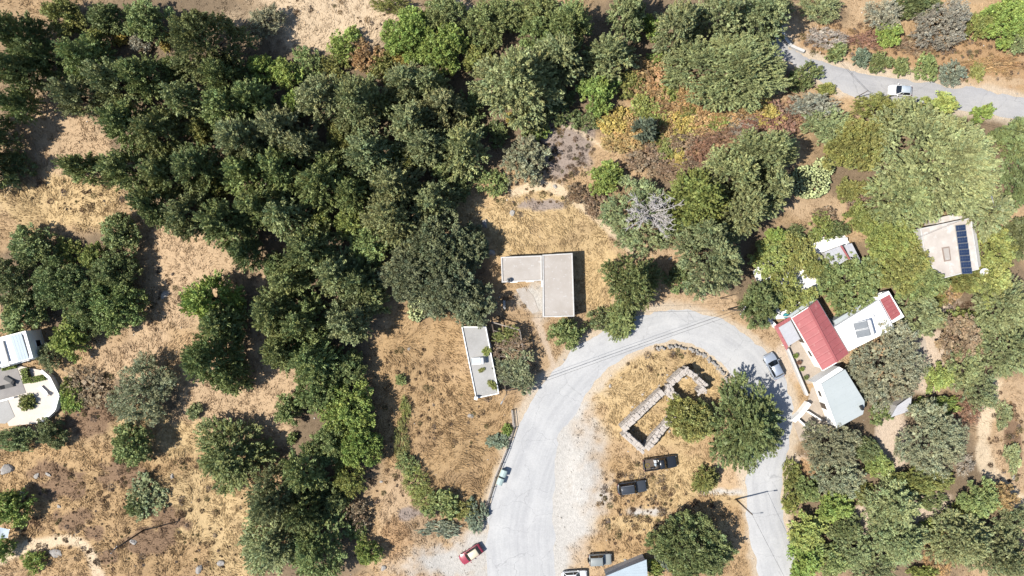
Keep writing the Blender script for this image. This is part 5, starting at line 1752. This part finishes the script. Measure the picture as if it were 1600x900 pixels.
# ------------------------------------------------------------------ prickly pears and the dead branches
def prickly_pear(px, py, rx, ry, label, seed, n):
    rng = np.random.default_rng(seed)
    p = gat(px, py); o = empty('prickly_pear', (p.x, p.y, p.z), label, 'cactus')
    V = []; F = []; Cc_ = []; c0 = 0
    prof = [(math.cos(a), math.sin(a)) for a in np.linspace(0, 2 * math.pi, 9)[:-1]]
    for k in range(n):
        a = rng.random() * 6.28; r = math.sqrt(rng.random())
        c = np.array([math.cos(a) * r * rx / 10, math.sin(a) * r * ry / 10, 0.4 + 1.5 * (1 - r * r) * rng.random()])
        u = unit(rng.normal(size=3) + np.array([0, 0, 0.8])); nn = unit(np.cross(u, rng.normal(size=3))); w = np.cross(u, nn)
        L = 0.26 + 0.12 * rng.random()
        ring = [c + u * y * L + w * x * L * 0.62 for x, y in prof]
        V += [*ring, c + nn * 0.05, c - nn * 0.05]
        for i in range(8):
            F += [(c0 + i, c0 + (i + 1) % 8, c0 + 8), (c0 + (i + 1) % 8, c0 + i, c0 + 9)]
        t = math.exp(rng.normal() * 0.2); Cc_ += [(t, t, t)] * 10; c0 += 10
    me = np_mesh('pads', np.array(V), np.array(F), M['pear'], np.array(Cc_))
    f = link('pads', me, o); f.color = (0.30, 0.33, 0.16, 1)
    MB().tube([(0, 0, -0.3), (0.1, 0.05, 0.5), (0.2, 0.1, 1.0)], [0.16, 0.13, 0.06], 7).build('stem', M['bark'], o)


prickly_pear(1262, 285, 34, 26, 'pale prickly pear clump above the bare patch right of the dense conifers', 1, 620)
prickly_pear(1286, 262, 18, 16, 'pale prickly pear clump, smaller, left of the giant conifer', 2, 220)
prickly_pear(652, 484, 14, 18, 'pale prickly pear clump at the foot of the big oaks', 3, 200)

p = at(1016, 333, 4.5)
dead = empty('dead_tree', (p.x, p.y, gz(p.x, p.y)), 'bare grey dead branches in the middle of the half-dead tree', 'tree')
rng = np.random.default_rng(8)
MB().tube([(0, 0, -0.4), (0.1, 0, 1.5), (0.05, 0.1, 4.4)], [0.3, 0.24, 0.16], 8).build('trunk', M['deadwood'], dead)
tw = MB()
for k in range(26):
    a = k * 2.4 + rng.random(); e = rng.uniform(0.35, 1.0); L = rng.uniform(3.0, 4.9)
    d0 = np.array([math.cos(a) * math.cos(e), math.sin(a) * math.cos(e), math.sin(e)])
    pts = [np.array([0, 0, 3.4 + rng.random() * 1.0])]; dd = d0.copy()
    mb = MB()
    for i in range(6):
        dd = unit(dd + rng.normal(size=3) * 0.16 + np.array([0, 0, 0.03])); pts.append(pts[-1] + dd * L / 6)
    mb.tube(pts, [0.12, 0.09, 0.075, 0.06, 0.05, 0.04, 0.02], 5).build('branch', M['deadwood'], dead)
    for i in range(2, 7):
        for j in range(4):
            d2 = unit(dd + rng.normal(size=3) * 0.75); q = pts[i]; l2 = rng.uniform(0.5, 1.2)
            tw.tube([q, q + d2 * l2 * 0.5, q + unit(d2 + rng.normal(size=3) * 0.3) * l2], [0.05, 0.04, 0.02], 4, False)
tag(tw.build('twigs', M['deadwood'], dead), kind='stuff')

# ------------------------------------------------------------------ vehicles
def loft(mb, rings, close=True):
    n = len(rings[0]); s = len(mb.v)
    for r in rings: mb.v += [tuple(p) for p in r]
    for i in range(len(rings) - 1):
        for k in range(n):
            j = (k + 1) % n
            mb.f.append((s + i * n + k, s + i * n + j, s + (i + 1) * n + j, s + (i + 1) * n + k))
    mb.f.append(tuple(s + k for k in range(n - 1, -1, -1)))
    e = s + (len(rings) - 1) * n
    mb.f.append(tuple(e + k for k in range(n)))


def vehicle(name, px, py, rz, L, W, Ht, style, pm, label, cat='car', roofm=None, belt=0.92, glass=None, fx=None):
    """+x is forward. style: 'hatch', 'suv', 'pickup', 'jeep'"""
    p = at(px, py, Ht * 0.7)
    o = empty(name, (p.x, p.y, 0.06 if seg_road_dist(np.array([p.x]), np.array([p.y]))[0] < 0 else 0.01), label, cat, 'vehicles', rz)
    h = L / 2; w = W / 2
    hood = belt - (0.06 if style != 'jeep' else 0.02)
    box = {'hatch': 0.0, 'suv': 0.35, 'pickup': 0.35, 'jeep': 0.7}[style]
    wsb, rst = {'hatch': (0.20, -0.42), 'suv': (0.17, -0.46), 'pickup': (0.20, -0.06), 'jeep': (0.14, -0.46)}[style]     # windscreen base, rear glass base (x/L)
    rf, rr = {'hatch': (0.055, -0.33), 'suv': (0.05, -0.40), 'pickup': (0.09, -0.035), 'jeep': (0.085, -0.445)}[style]    # roof front / rear
    xs_ = [-0.5, -0.485, -0.44, -0.30, -0.1, 0.1, wsb + 0.03, 0.36, 0.44, 0.485, 0.5]
    rings = []
    for x in xs_:
        e = abs(x) * 2
        ww = w * (1 - (0.16 - 0.10 * box) * max(0, (e - 0.72) / 0.28) ** 2.2)
        if e >= 0.999: ww *= 0.94 if box else 0.86
        zb = belt if x < wsb else belt + (hood - 0.12 * (1 - box * 0.7) - belt) * ((x - wsb) / (0.5 - wsb)) ** 1.4
        if style == 'pickup' and x < rst - 0.02: zb = belt
        if e >= 0.999: zb -= 0.16
        elif e > 0.96: zb -= 0.05
        z0 = 0.30 if e < 0.96 else 0.38
        rings.append([(x * L, -ww * 0.92, z0), (x * L, -ww, z0 + 0.18), (x * L, -ww, zb - 0.16), (x * L, -ww * 0.955, zb - 0.04), (x * L, -ww * 0.80, zb), (x * L, 0, zb + 0.025),
                      (x * L, ww * 0.80, zb), (x * L, ww * 0.955, zb - 0.04), (x * L, ww, zb - 0.16), (x * L, ww, z0 + 0.18), (x * L, ww * 0.92, z0)])
    mb = MB()
    if style == 'pickup':
        cut = [i for i, x in enumerate(xs_) if x > rst - 0.02]
        r0 = [(rst * L - 0.06, y, z) for (_, y, z) in rings[cut[0]]]
        loft(mb, [r0] + [rings[i] for i in cut])
    else:
        loft(mb, rings)
    body = mb.build('body', pm, o, True)
    es = body.modifiers.new('split', 'EDGE_SPLIT'); es.split_angle = math.radians(50)
    # greenhouse
    bw = w * 0.89; tw_ = w * (0.70 + 0.08 * box)
    b0, b1, t0, t1 = wsb * L, rst * L, rf * L, rr * L
    zb, zt = belt, Ht
    lw = [(b0, -bw, zb), (b0, bw, zb), (b1, bw * 0.97, zb), (b1, -bw * 0.97, zb)]
    up_ = [(t0, -tw_, zt - 0.05), (t0, tw_, zt - 0.05), (t1, tw_ * 0.97, zt - 0.05), (t1, -tw_ * 0.97, zt - 0.05)]
    bulge = (0.10, 0, 0)
    def pane(nm, a, b, c, d, out):
        out = Vector(out)
        m = MB(); A_, B_, C_, D_ = map(Vector, (a, b, c, d))
        bm1 = A_.lerp(B_, 0.5) + out * 0.1; tm1 = D_.lerp(C_, 0.5) + out * 0.06
        m.quad(A_, bm1, tm1, D_).quad(bm1, B_, C_, tm1)
        q = m.build(nm, glass or M['glass'], o); return q
    pane('windscreen', lw[0], lw[1], up_[1], up_[0], (1, 0, 0))
    pane('rear_window', lw[2], lw[3], up_[3], up_[2], (-0.5, 0, 0))
    pane('side_window', lw[1], lw[2], up_[2], up_[1], (0, 0.2, 0))
    pane('side_window', lw[3], lw[0], up_[0], up_[3], (0, -0.2, 0))
    rm = MB()   # roof: a crowned panel with rounded rim
    rings = []
    for f in (0, 0.06, 0.5, 0.94, 1):
        x = t0 + 0.03 + (t1 - t0 - 0.06) * f
        k = 1.0 if 0 < f < 1 else 0.93
        zc = zt + (0.02 if 0 < f < 1 else -0.02)
        rings.append([(x, -tw_ * k, zt - 0.06), (x, -tw_ * 0.93 * k, zc - 0.01), (x, 0, zc + 0.02), (x, tw_ * 0.93 * k, zc - 0.01), (x, tw_ * k, zt - 0.06)][::-1])
    loft(rm, rings); rm.build('roof', roofm or pm, o, True)
    pl = MB()
    for i in range(4): pl.bar(Vector(lw[i]) + Vector((0, 0, -0.02)), Vector(up_[i]) + Vector((0, 0, 0.02)), 0.08, 0.07)
    if style != 'pickup':
        for s in (-1, 1):
            xm = (b0 + b1) / 2 * 0.6 + 0.1
            pl.bar((xm, s * bw * 0.995, zb), (xm - 0.05, s * tw_ * 1.0, zt - 0.05), 0.07, 0.06)
    pl.build('pillars', pm if not fx else M['plastic'], o)
    if fx == 'rails':
        for s in (-1, 1): MB().bar((t0 - 0.1, s * tw_ * 0.9, zt + 0.05), (t1 + 0.1, s * tw_ * 0.9, zt + 0.05), 0.05).build('roof_rail', M['greymetal'], o)
    # wheels, lamps, mirrors, bumpers
    wr = 0.31 + 0.05 * (box > 0)
    for x in (L * 0.30, -L * 0.29):
        for s in (-1, 1):
            y = s * (w - 0.09)
            tb = MB(); tb.tube([(x, y - 0.1, wr), (x, y - 0.09, wr), (x, y + 0.09, wr), (x, y + 0.1, wr)], [wr * 0.88, wr, wr, wr * 0.88], 18)
            t = tb.build('wheel', M['tyre'], o)
            MB().tube([(x, y + s * 0.085, wr), (x, y + s * 0.115, wr)], [wr * 0.62, wr * 0.55], 12).build('rim', M['greymetal'], t)
    for s in (-1, 1):
        MB().box((h * 0.955, s * w * 0.66, hood - 0.24), (0.18, w * 0.36, 0.15), -s * 0.28).build('headlight', M['clear_lens'], o, bevel=0.03)
        MB().box((-h * 0.985, s * w * 0.74, belt - 0.2), (0.08, w * 0.28, 0.22), s * 0.1).build('tail_light', M['red_lens'], o, bevel=0.02)
        mx_ = b0 - 0.18
        MB().box((mx_, s * (w + 0.10), belt + 0.08), (0.13, 0.2, 0.14), s * 0.2).build('mirror', pm if style != 'jeep' else M['plastic'], o, bevel=0.03)
    MB().box((h - 0.02, 0, 0.48), (0.14, W * 0.82, 0.2)).build('bumper', M['plastic'] if box else pm, o, bevel=0.04)
    MB().box((-h + 0.02, 0, 0.48), (0.14, W * 0.82, 0.2)).build('bumper', M['plastic'] if box else pm, o, bevel=0.04)
    wp_ = MB()
    for s in (-0.35, 0.25): wp_.bar((b0 + 0.09, s * w - 0.1, zb + 0.05), (b0 - 0.04, s * w + 0.42, zb + 0.12), 0.02)
    wp_.build('wiper', M['plastic'], o)
    if style == 'pickup':
        x0, x1 = -h, rst * L - 0.08
        MB().box(((x0 + x1) / 2, 0, 0.58), (x1 - x0 - 0.02, W * 0.86, 0.08)).build('bed_floor', M['wood'], o)
        for s in (-1, 1):
            MB().box(((x0 + x1) / 2, s * (w * 0.93), 0.68), (x1 - x0, 0.1, belt - 0.34)).build('bed_side', pm, o, bevel=0.02)
        MB().box((x0 + 0.05, 0, 0.68), (0.07, W * 0.82, belt - 0.36)).build('tailgate', pm, o, bevel=0.02)
        rb = MB()
        for s in (-1, 1): rb.tube([(x1 + 0.02 - 0.35, s * w * 0.86, belt - 0.05), (x1 - 0.3, s * w * 0.74, Ht - 0.02)], 0.035, 7)
        rb.tube([(x1 - 0.3, -w * 0.74, Ht - 0.02), (x1 - 0.3, w * 0.74, Ht - 0.02)], 0.035, 7); rb.build('roll_bar', M['darkmetal'], o)
    if style == 'jeep':
        sp = MB(); sp.tube([(-h - 0.05, 0, 0.8), (-h - 0.22, 0, 0.8)], [0.33, 0.33], 16); sp.build('spare_wheel', M['tyre'], o)
    return o


SIL = paint('silver_paint', (0.42, 0.47, 0.54), 0.3, 0.35); DGREY = paint('charcoal_paint', (0.055, 0.062, 0.072), 0.3, 0.2); BLACK = paint('black_paint', (0.018, 0.02, 0.024), 0.3)
RED = paint('red_paint', (0.30, 0.03, 0.055), 0.35); BEIGE = paint('cream_paint', (0.62, 0.56, 0.40), 0.5); OLDG = paint('faded_grey_paint', (0.26, 0.28, 0.27), 0.5)
WHITEP = paint('white_paint', (0.78, 0.78, 0.77), 0.35); PALEB = paint('pale_blue_paint', (0.52, 0.58, 0.63), 0.35, 0.2)
vehicle('parked_car', 1210.5, 572.5, math.radians(117), 4.1, 1.85, 1.52, 'hatch', SIL, 'silver-blue hatchback on the road bend beside the red-roofed house')
vehicle('parked_car', 1408.5, 140.5, math.radians(176), 3.5, 1.6, 1.55, 'hatch', WHITEP, 'pale hatchback driving on the upper right road', roofm=PALEB)
vehicle('parked_car', 988.5, 763, math.radians(8), 4.5, 1.85, 1.72, 'suv', DGREY, 'charcoal sport utility car parked below the black pickup', fx='rails')
pk = vehicle('pickup_truck', 1032.5, 725, math.radians(8), 5.2, 1.9, 1.72, 'pickup', BLACK, 'black pickup truck with open bed parked below the large ruin', 'pickup', belt=0.98)
vehicle('parked_car', 938.5, 876, math.radians(3), 3.5, 1.7, 1.72, 'jeep', OLDG, 'faded grey-green boxy jeep parked near the bottom edge', belt=0.95)
vehicle('parked_car', 735.5, 867.5, math.radians(214), 3.75, 1.68, 1.5, 'hatch', RED, 'red hatchback with a cream roof on the gravel', roofm=BEIGE)
vehicle('parked_car', 898, 902, math.radians(4), 3.9, 1.7, 1.5, 'hatch', WHITEP, 'white car cut by the bottom edge left of the jeep')
# load in the pickup bed: own things
fwd = Vector((math.cos(math.radians(8)), math.sin(math.radians(8)))); lft = Vector((-fwd.y, fwd.x))
def inbed(x, y): return (pk.location.x + fwd.x * x + lft.x * y, pk.location.y + fwd.y * x + lft.y * y, pk.location.z + 0.62)
cb = empty('cool_box', inbed(-0.75, 0.45), 'white box with lid in the black pickup bed', 'box', None, 0.2)
MB().box((0, 0, 0.22), (0.4, 0.42, 0.44)).build('body', M['white'], cb, bevel=0.03); MB().box((0, 0, 0.47), (0.43, 0.45, 0.06)).build('lid', M['lamp_white'], cb, bevel=0.02)
gcn = empty('gas_bottle', inbed(-0.75, -0.05), 'blue-grey gas bottle in the black pickup bed', 'bottle')
MB().lathe([(0.18, 0), (0.24, 0.06), (0.24, 0.5), (0.16, 0.62), (0.06, 0.66)]).build('body', M['awning'], gcn, True); MB().lathe([(0.05, 0.66), (0.07, 0.72), (0.05, 0.76)]).build('valve', M['darkmetal'], gcn)
hs_ = MB(); hs_.tube([(0.32 * math.cos(a), 0.32 * math.sin(a), 0.04 + 0.02 * (k % 3)) for k, a in enumerate(np.linspace(0, 12.2, 40))], 0.03, 6)
hose = hs_.build('hose_coil', mat_surface('yellow_hose', (0.42, 0.33, 0.05), None, 0.6), None); hose.location = inbed(-2.0, -0.1); tag(hose, 'yellow hose coil in the black pickup bed', 'hose')
tb_ = empty('tool_box', inbed(-1.3, -0.55), 'black tool box at the side of the pickup bed', 'box', None, 0.14)
MB().box((0, 0, 0.16), (0.6, 0.26, 0.32)).build('body', M['plastic'], tb_, bevel=0.02); MB().bar((-0.15, 0, 0.36), (0.15, 0, 0.36), 0.04).build('handle', M['greymetal'], tb_)

# refuse bins
for (px, py, t) in ((786.5, 740, 'pale green wheeled bin by the fence, upper of two'), (781.5, 752.5, 'pale green wheeled bin by the fence, lower of two')):
    p = at(px, py, 1.1); o = empty('wheeled_bin', (p.x, p.y, 0.02), t, 'bin', 'wheeled bins', math.radians(-20))
    q0 = [(-0.45, -0.48), (0.45, -0.48), (0.45, 0.48), (-0.45, 0.48)]; mb = MB()
    lowq = [(x * 0.84, y * 0.88, 0.16) for x, y in q0]; hiq = [(x, y, 1.05) for x, y in q0]
    mb.quad(*hiq).quad(*lowq[::-1])
    for i in range(4): mb.quad(lowq[i], lowq[(i + 1) % 4], hiq[(i + 1) % 4], hiq[i])
    mb.build('body', M['bin'], o, bevel=0.03)
    lm = MB()
    prof = [(-0.5, 1.06), (-0.3, 1.2), (0.0, 1.26), (0.3, 1.2), (0.5, 1.06)]
    loft(lm, [[(x, y, z) for x, z in prof] for y in (-0.53, -0.5, 0.5, 0.53)]); lm.build('lid', M['bin'], o, bevel=0.02)
    for x in (-0.32, 0.32):
        for y in (-0.36, 0.36):
            MB().tube([(x, y - 0.03, 0.09), (x, y + 0.03, 0.09)], 0.09, 10).build('wheel', M['tyre'], o)

# ------------------------------------------------------------------ fence, poles, wires
fp = [(800, 640), (803, 668), (792, 702), (783, 724), (774, 745), (764, 778), (753, 812)]
P = [at(x, y) for x, y in fp]
fence = empty('roadside_fence', (P[0].x, P[0].y, 0), 'low brown post and rail fence on a kerb between field and road', 'fence')
for i in range(len(P) - 1):
    a = P[i] - P[0]; b = P[i + 1] - P[0]; n = max(1, int((b - a).length / 1.6))
    d = (b - a).normalized(); m = (a + b) / 2
    MB().box((m.x, m.y, 0.02), ((b - a).length, 0.28, 0.4), math.atan2(d.y, d.x)).build('kerb', M['concrete'], fence, bevel=0.02)
    for k in range(n):
        q = a.lerp(b, k / n); MB().box((q.x, q.y, 0.5), (0.09, 0.09, 1.2)).build('post', M['wood'], fence)
    for z in (0.55, 1.0):
        MB().bar((a.x, a.y, z), (b.x, b.y, z), 0.05, 0.08).build('rail', M['wood'], fence)


def pole(px, py, h, label, arm=None, lamp=None, r=0.13, mat='wood', name='utility_pole'):
    p = gat(px, py); o = empty(name, (p.x, p.y, p.z), label, 'pole', 'poles')
    MB().tube([(0, 0, -0.6), (0, 0, h * 0.5), (0, 0, h)], [r, r * 0.85, r * 0.65], 9).build('shaft', M[mat], o, True)
    if arm is not None:
        d = Vector((math.cos(arm), math.sin(arm), 0))
        MB().bar(d * -0.75 + Vector((0, 0, h - 0.3)), d * 0.75 + Vector((0, 0, h - 0.3)), 0.1, 0.12).build('crossarm', M['wood'], o)
        for k in (-0.65, 0.65, 0.25):
            q = d * k; MB().lathe([(0.03, 0), (0.06, 0.05), (0.04, 0.1), (0.06, 0.14), (0.02, 0.18)], (q.x, q.y, h - 0.24), 8).build('insulator', M['lamp_white'], o)
    if lamp is not None:
        d = Vector((math.cos(lamp), math.sin(lamp), 0))
        MB().tube([(0, 0, h - 0.7), tuple(d * 0.7 + Vector((0, 0, h - 0.35))), tuple(d * 1.2 + Vector((0, 0, h - 0.3)))], 0.035, 7).build('lamp_arm', M['greymetal'], o)
        e = d * 1.45
        MB().box((e.x, e.y, h - 0.3), (0.55, 0.2, 0.13), lamp).build('lamp_head', M['greymetal'], o, bevel=0.04)
    return o, Vector((p.x, p.y, p.z + h))


poles = {}
poles['lamp'] = pole(1150, 780, 7.4, 'dark pole with street lamp arm beside the lower right road', None, 0.12, 0.14)
poles['bend'] = pole(1138, 483, 7.0, 'wooden pole with crossarm outside the top right of the road bend', 1.0)
poles['meadow'] = pole(225, 828, 8.2, 'wooden pole in the lower left meadow casting a long shadow', 0.9)
poles['pergola'] = pole(792, 608, 5.5, 'wooden pole with street lamp at the lower corner of the pergola', None, -2.1, 0.11)
poles['upper'] = pole(1336, 153, 4.0, 'slim wooden pole at the lower verge of the upper road', None, None, 0.08)
poles['solar'] = pole(1515, 330, 6.0, 'grey pole with lamp behind the upper right corner of the solar roof', 0.2, 1.9, 0.1, 'greymetal')
poles['west'] = pole(1125, 466, 4.0, 'short thin pole just left of the wooden pole at the road bend', None, None, 0.07)
poles['hill'] = pole(1052, 404, 4.0, 'thin dark pole standing in the gap above the round roadside trees', None, None, 0.08)


def wire(a, b, sag, label, off=(0, 0, 0), r=0.018):
    a = Vector(a) + Vector(off); b = Vector(b) + Vector(off)
    pts = []
    for k in range(17):
        t = k / 16; q = a.lerp(b, t); q.z -= sag * 4 * t * (1 - t); pts.append(q)
    o = MB().tube([q - pts[0] for q in pts], r, 5).build('power_cable', M['darkmetal']); o.location = pts[0]
    return tag(o, label, 'cable', 'overhead cables')


tp = {k: v[1] for k, v in poles.items()}
wire(tp['bend'] + Vector((0, 0, -0.1)), tp['pergola'] + Vector((0, 0, -0.1)), 0.5, 'black cable across the road bend, upper of two', (0.35, 0.5, 0))
wire(tp['bend'] + Vector((0, 0, -0.15)), tp['pergola'] + Vector((0, 0, -0.15)), 0.7, 'black cable across the road bend, lower of two', (-0.1, -0.15, 0))
wire(at(897, 489, 3.3), tp['bend'] + Vector((0, 0, -0.4)), 0.4, 'thin cable from the L-shaped house to the pole at the bend')
wire(at(768, 499, 3.0), at(848, 496, 3.2), 0.1, 'thin pale cable from the L-shaped house towards the big oaks')
wire(tp['lamp'] + Vector((0, 0, -0.1)), at(1300, 1040, 7.0), 0.6, 'black cable running down from the street lamp pole along the road')
wire(tp['solar'] + Vector((0, 0, -0.1)), at(1420, 378, 5.5), 0.4, 'black cable crossing the pale solar roof')
wire(tp['upper'] + Vector((0, 0, -0.2)), at(1268, 40, 6.0), 0.5, 'thin cable crossing the upper road')
wire(tp['upper'] + Vector((0, 0, -0.2)), at(1640, 215, 6.0), 1.0, 'thin cable along the lower verge of the upper road')
wire(tp['meadow'] + Vector((0, 0, -0.2)), at(-60, 915, 8), 0.6, 'thin cable from the meadow pole towards the left edge')

# kerb wall at the upper road's first bend
wall_run([(1220, 40), (1226, 58), (1236, 71), (1257, 80)], 0.35, 0.6, M['concrete_pale'], 'low pale kerb wall outside the first bend of the upper road')

# ------------------------------------------------------------------ ground cover
rng = np.random.default_rng(99)


def scatter(n, lo_, hi_):
    return rng.uniform(lo_[0], hi_[0], n), rng.uniform(lo_[1], hi_[1], n)


KEEP_OUT = [(r_.location.x, r_.location.y) for r_ in ()]
FOOT = []
for o in bpy.data.objects:
    if o.parent is None and o.get('category') in ('house', 'shed', 'porch', 'paving', 'terrace', 'patio', 'annex', 'slab'):
        for c in ([o] + list(o.children)):
            if c.type == 'MESH' and c.name.split('.')[0] in ('wall', 'side_ledge', 'side_block', 'rear_block', 'side_walkway', 'courtyard_paving', 'garden_paving', 'driveway', 'yard_paving', 'terrace', 'patio', 'lower_patio', 'concrete_slab'):
                k = len(c.data.vertices) // 2
                FOOT.append([(v.co.x + o.location.x * (c is not o), v.co.y + o.location.y * (c is not o)) for v in c.data.vertices[:k]])


def inside_any(x, y):
    r = np.zeros(x.shape, bool)
    for poly in FOOT:
        c = np.zeros(x.shape, bool); n = len(poly)
        for i in range(n):
            x0, y0 = poly[i]; x1, y1 = poly[(i + 1) % n]
            if y0 == y1: continue
            cond = ((y0 > y) != (y1 > y)) & (x < (x1 - x0) * (y - y0) / (y1 - y0) + x0)
            c ^= cond
        r |= c
    return r


x, y = scatter(190000, (-84, -48), (84, 48))
col, den = ground_look(x, y)
clump = fbm(x, y, 1.1, 71, 2)
ok = (rng.random(len(x)) < den * (0.25 + 1.1 * sstep(clump, 0.35, 0.65))) & (~inside_any(x, y)) & (seg_road_dist(x, y) > 0.1)
x, y, col, den = x[ok], y[ok], col[ok], den[ok]
z = ground_z(x, y)
n = len(x); B = 5
hgt = (0.10 + 0.24 * rng.random(n) ** 1.7) * (0.6 + 0.5 * den)
ang = rng.random((n, B)) * 6.283
base_r = 0.10 + 0.12 * rng.random((n, B))
bx = x[:, None] + np.cos(ang) * base_r; by = y[:, None] + np.sin(ang) * base_r
lean = 0.7 + 1.3 * rng.random((n, B))
flow = fbm(x, y, 16, 81, 2) * 14.0
tx = bx + (np.cos(ang) * 0.5 + np.cos(flow)[:, None] * 1.1) * hgt[:, None] * lean; ty = by + (np.sin(ang) * 0.5 + np.sin(flow)[:, None] * 1.1) * hgt[:, None] * lean
tz = z[:, None] + hgt[:, None] * (0.7 + 0.5 * rng.random((n, B)))
wid = 0.05 + 0.05 * rng.random((n, B))
px_ = -np.sin(ang + 0.6) * wid; py_ = np.cos(ang + 0.6) * wid
zb = np.repeat(z[:, None], B, 1) - 0.02
V = np.stack([np.stack([bx - px_, by - py_, zb], -1), np.stack([bx + px_, by + py_, zb], -1), np.stack([tx, ty, tz], -1)], 2).reshape(-1, 3)
tv = np.exp(rng.normal(size=(n, 1)) * 0.13 + rng.normal(size=(n, B)) * 0.10).reshape(-1)
cc = np.repeat(col, B, 0) * tv[:, None] * 1.12
gm = np_mesh('dry_grass', V, np.arange(len(V)).reshape(-1, 3), M['grass'], np.repeat(cc, 3, 0))
tag(link('dry_grass', gm), 'short sun-bleached dry grass over the slopes', 'grass', kind='stuff')

# low brown scrub cushions, far too many and too small to count
SC = [(250, 800, 240, 95, 330), (880, 235, 50, 50, 120), (640, 700, 70, 130, 60), (990, 790, 60, 70, 130), (1340, 65, 110, 30, 160), (1520, 95, 90, 34, 130), (1110, 205, 90, 50, 120),
      (1060, 790, 60, 40, 30), (1570, 690, 30, 80, 60), (150, 620, 50, 40, 70), (830, 310, 60, 30, 30), (1030, 565, 60, 30, 40), (530, 20, 100, 40, 25), (260, 470, 40, 60, 30), (800, 520, 30, 60, 40), (1480, 470, 40, 30, 40), (1460, 610, 30, 30, 20), (130, 300, 90, 30, 60), (640, 600, 60, 60, 25), (720, 640, 70, 60, 45)]
VV = []; CC = []
SCC = [BROWN * 0.75, np.array(gl(146, 120, 98)), GREYV * 0.8, np.array(gl(140, 132, 92)), OCHRE * 0.9, np.array(gl(128, 110, 92))]
for ex, ey, rx, ry, m in SC:
    for k in range(m):
        a = rng.random() * 6.28; r = math.sqrt(rng.random())
        qx, qy = pxw((ex + math.cos(a) * r * rx, ey + math.sin(a) * r * ry))
        xx, yy = np.array([qx]), np.array([qy])
        if seg_road_dist(xx, yy)[0] < 0.5 or inside_any(xx, yy)[0]: continue
        R = 0.16 + 0.5 * rng.random() ** 2.5; nn = int(26 + 150 * R)
        d = unit(rng.normal(size=(nn, 3))); d[:, 2] = np.abs(d[:, 2])
        c = np.array([qx, qy, gz(qx, qy) - 0.03]) + d * R * (0.6 + 0.5 * rng.random((nn, 1))) * np.array([1, 1, 0.75])
        u = unit(d + rng.normal(size=(nn, 3)) * 0.6) * 0.11; w = unit(np.cross(u, rng.normal(size=(nn, 3)))) * 0.045
        VV.append(np.stack([c - u, c + w, c + u, c - w], 1))
        CC.append(SCC[rng.integers(len(SCC))] * np.exp(rng.normal(size=(nn, 1)) * 0.25))
VV = np.concatenate(VV); CC = np.concatenate(CC)
tag(link('dry_scrub', quads_mesh('dry_scrub', VV, CC, M['grass'])), 'low brown and grey scrub cushions over the dry ground', 'scrub', kind='stuff')

# loose pebbles and rubble
x, y = scatter(9000, (-80, -45), (80, 45))
col, den = ground_look(x, y)
rd = seg_road_dist(x, y)
ok = (rng.random(len(x)) < (0.10 + 0.35 * (rd < 2.5) + 0.4 * (den < 0.12))) & (rd > 0.05) & (~inside_any(x, y))
x, y = x[ok], y[ok]; z = ground_z(x, y); n = len(x)
s = 0.05 + 0.13 * rng.random(n) ** 3
oc = np.array([(1, 0, 0), (0, 1, 0), (-1, 0, 0), (0, -1, 0), (0, 0, 0.8), (0, 0, -0.8)])
V = np.stack([x, y, z + s * 0.2], -1)[:, None] + oc[None] * s[:, None, None] * (0.7 + 0.6 * rng.random((n, 6, 1)))
F = np.array([(0, 1, 4), (1, 2, 4), (2, 3, 4), (3, 0, 4), (1, 0, 5), (2, 1, 5), (3, 2, 5), (0, 3, 5)])
F = (np.arange(n)[:, None, None] * 6 + F[None]).reshape(-1, 3)
pc_ = np.repeat(np.array(gl(206, 198, 188))[None] * np.exp(rng.normal(size=(n, 1)) * 0.25), 6, 0)
tag(link('rubble', np_mesh('rubble', V.reshape(-1, 3), F, M['ground'], pc_)), 'loose pale pebbles and rubble beside road and paths', 'rubble', kind='stuff')
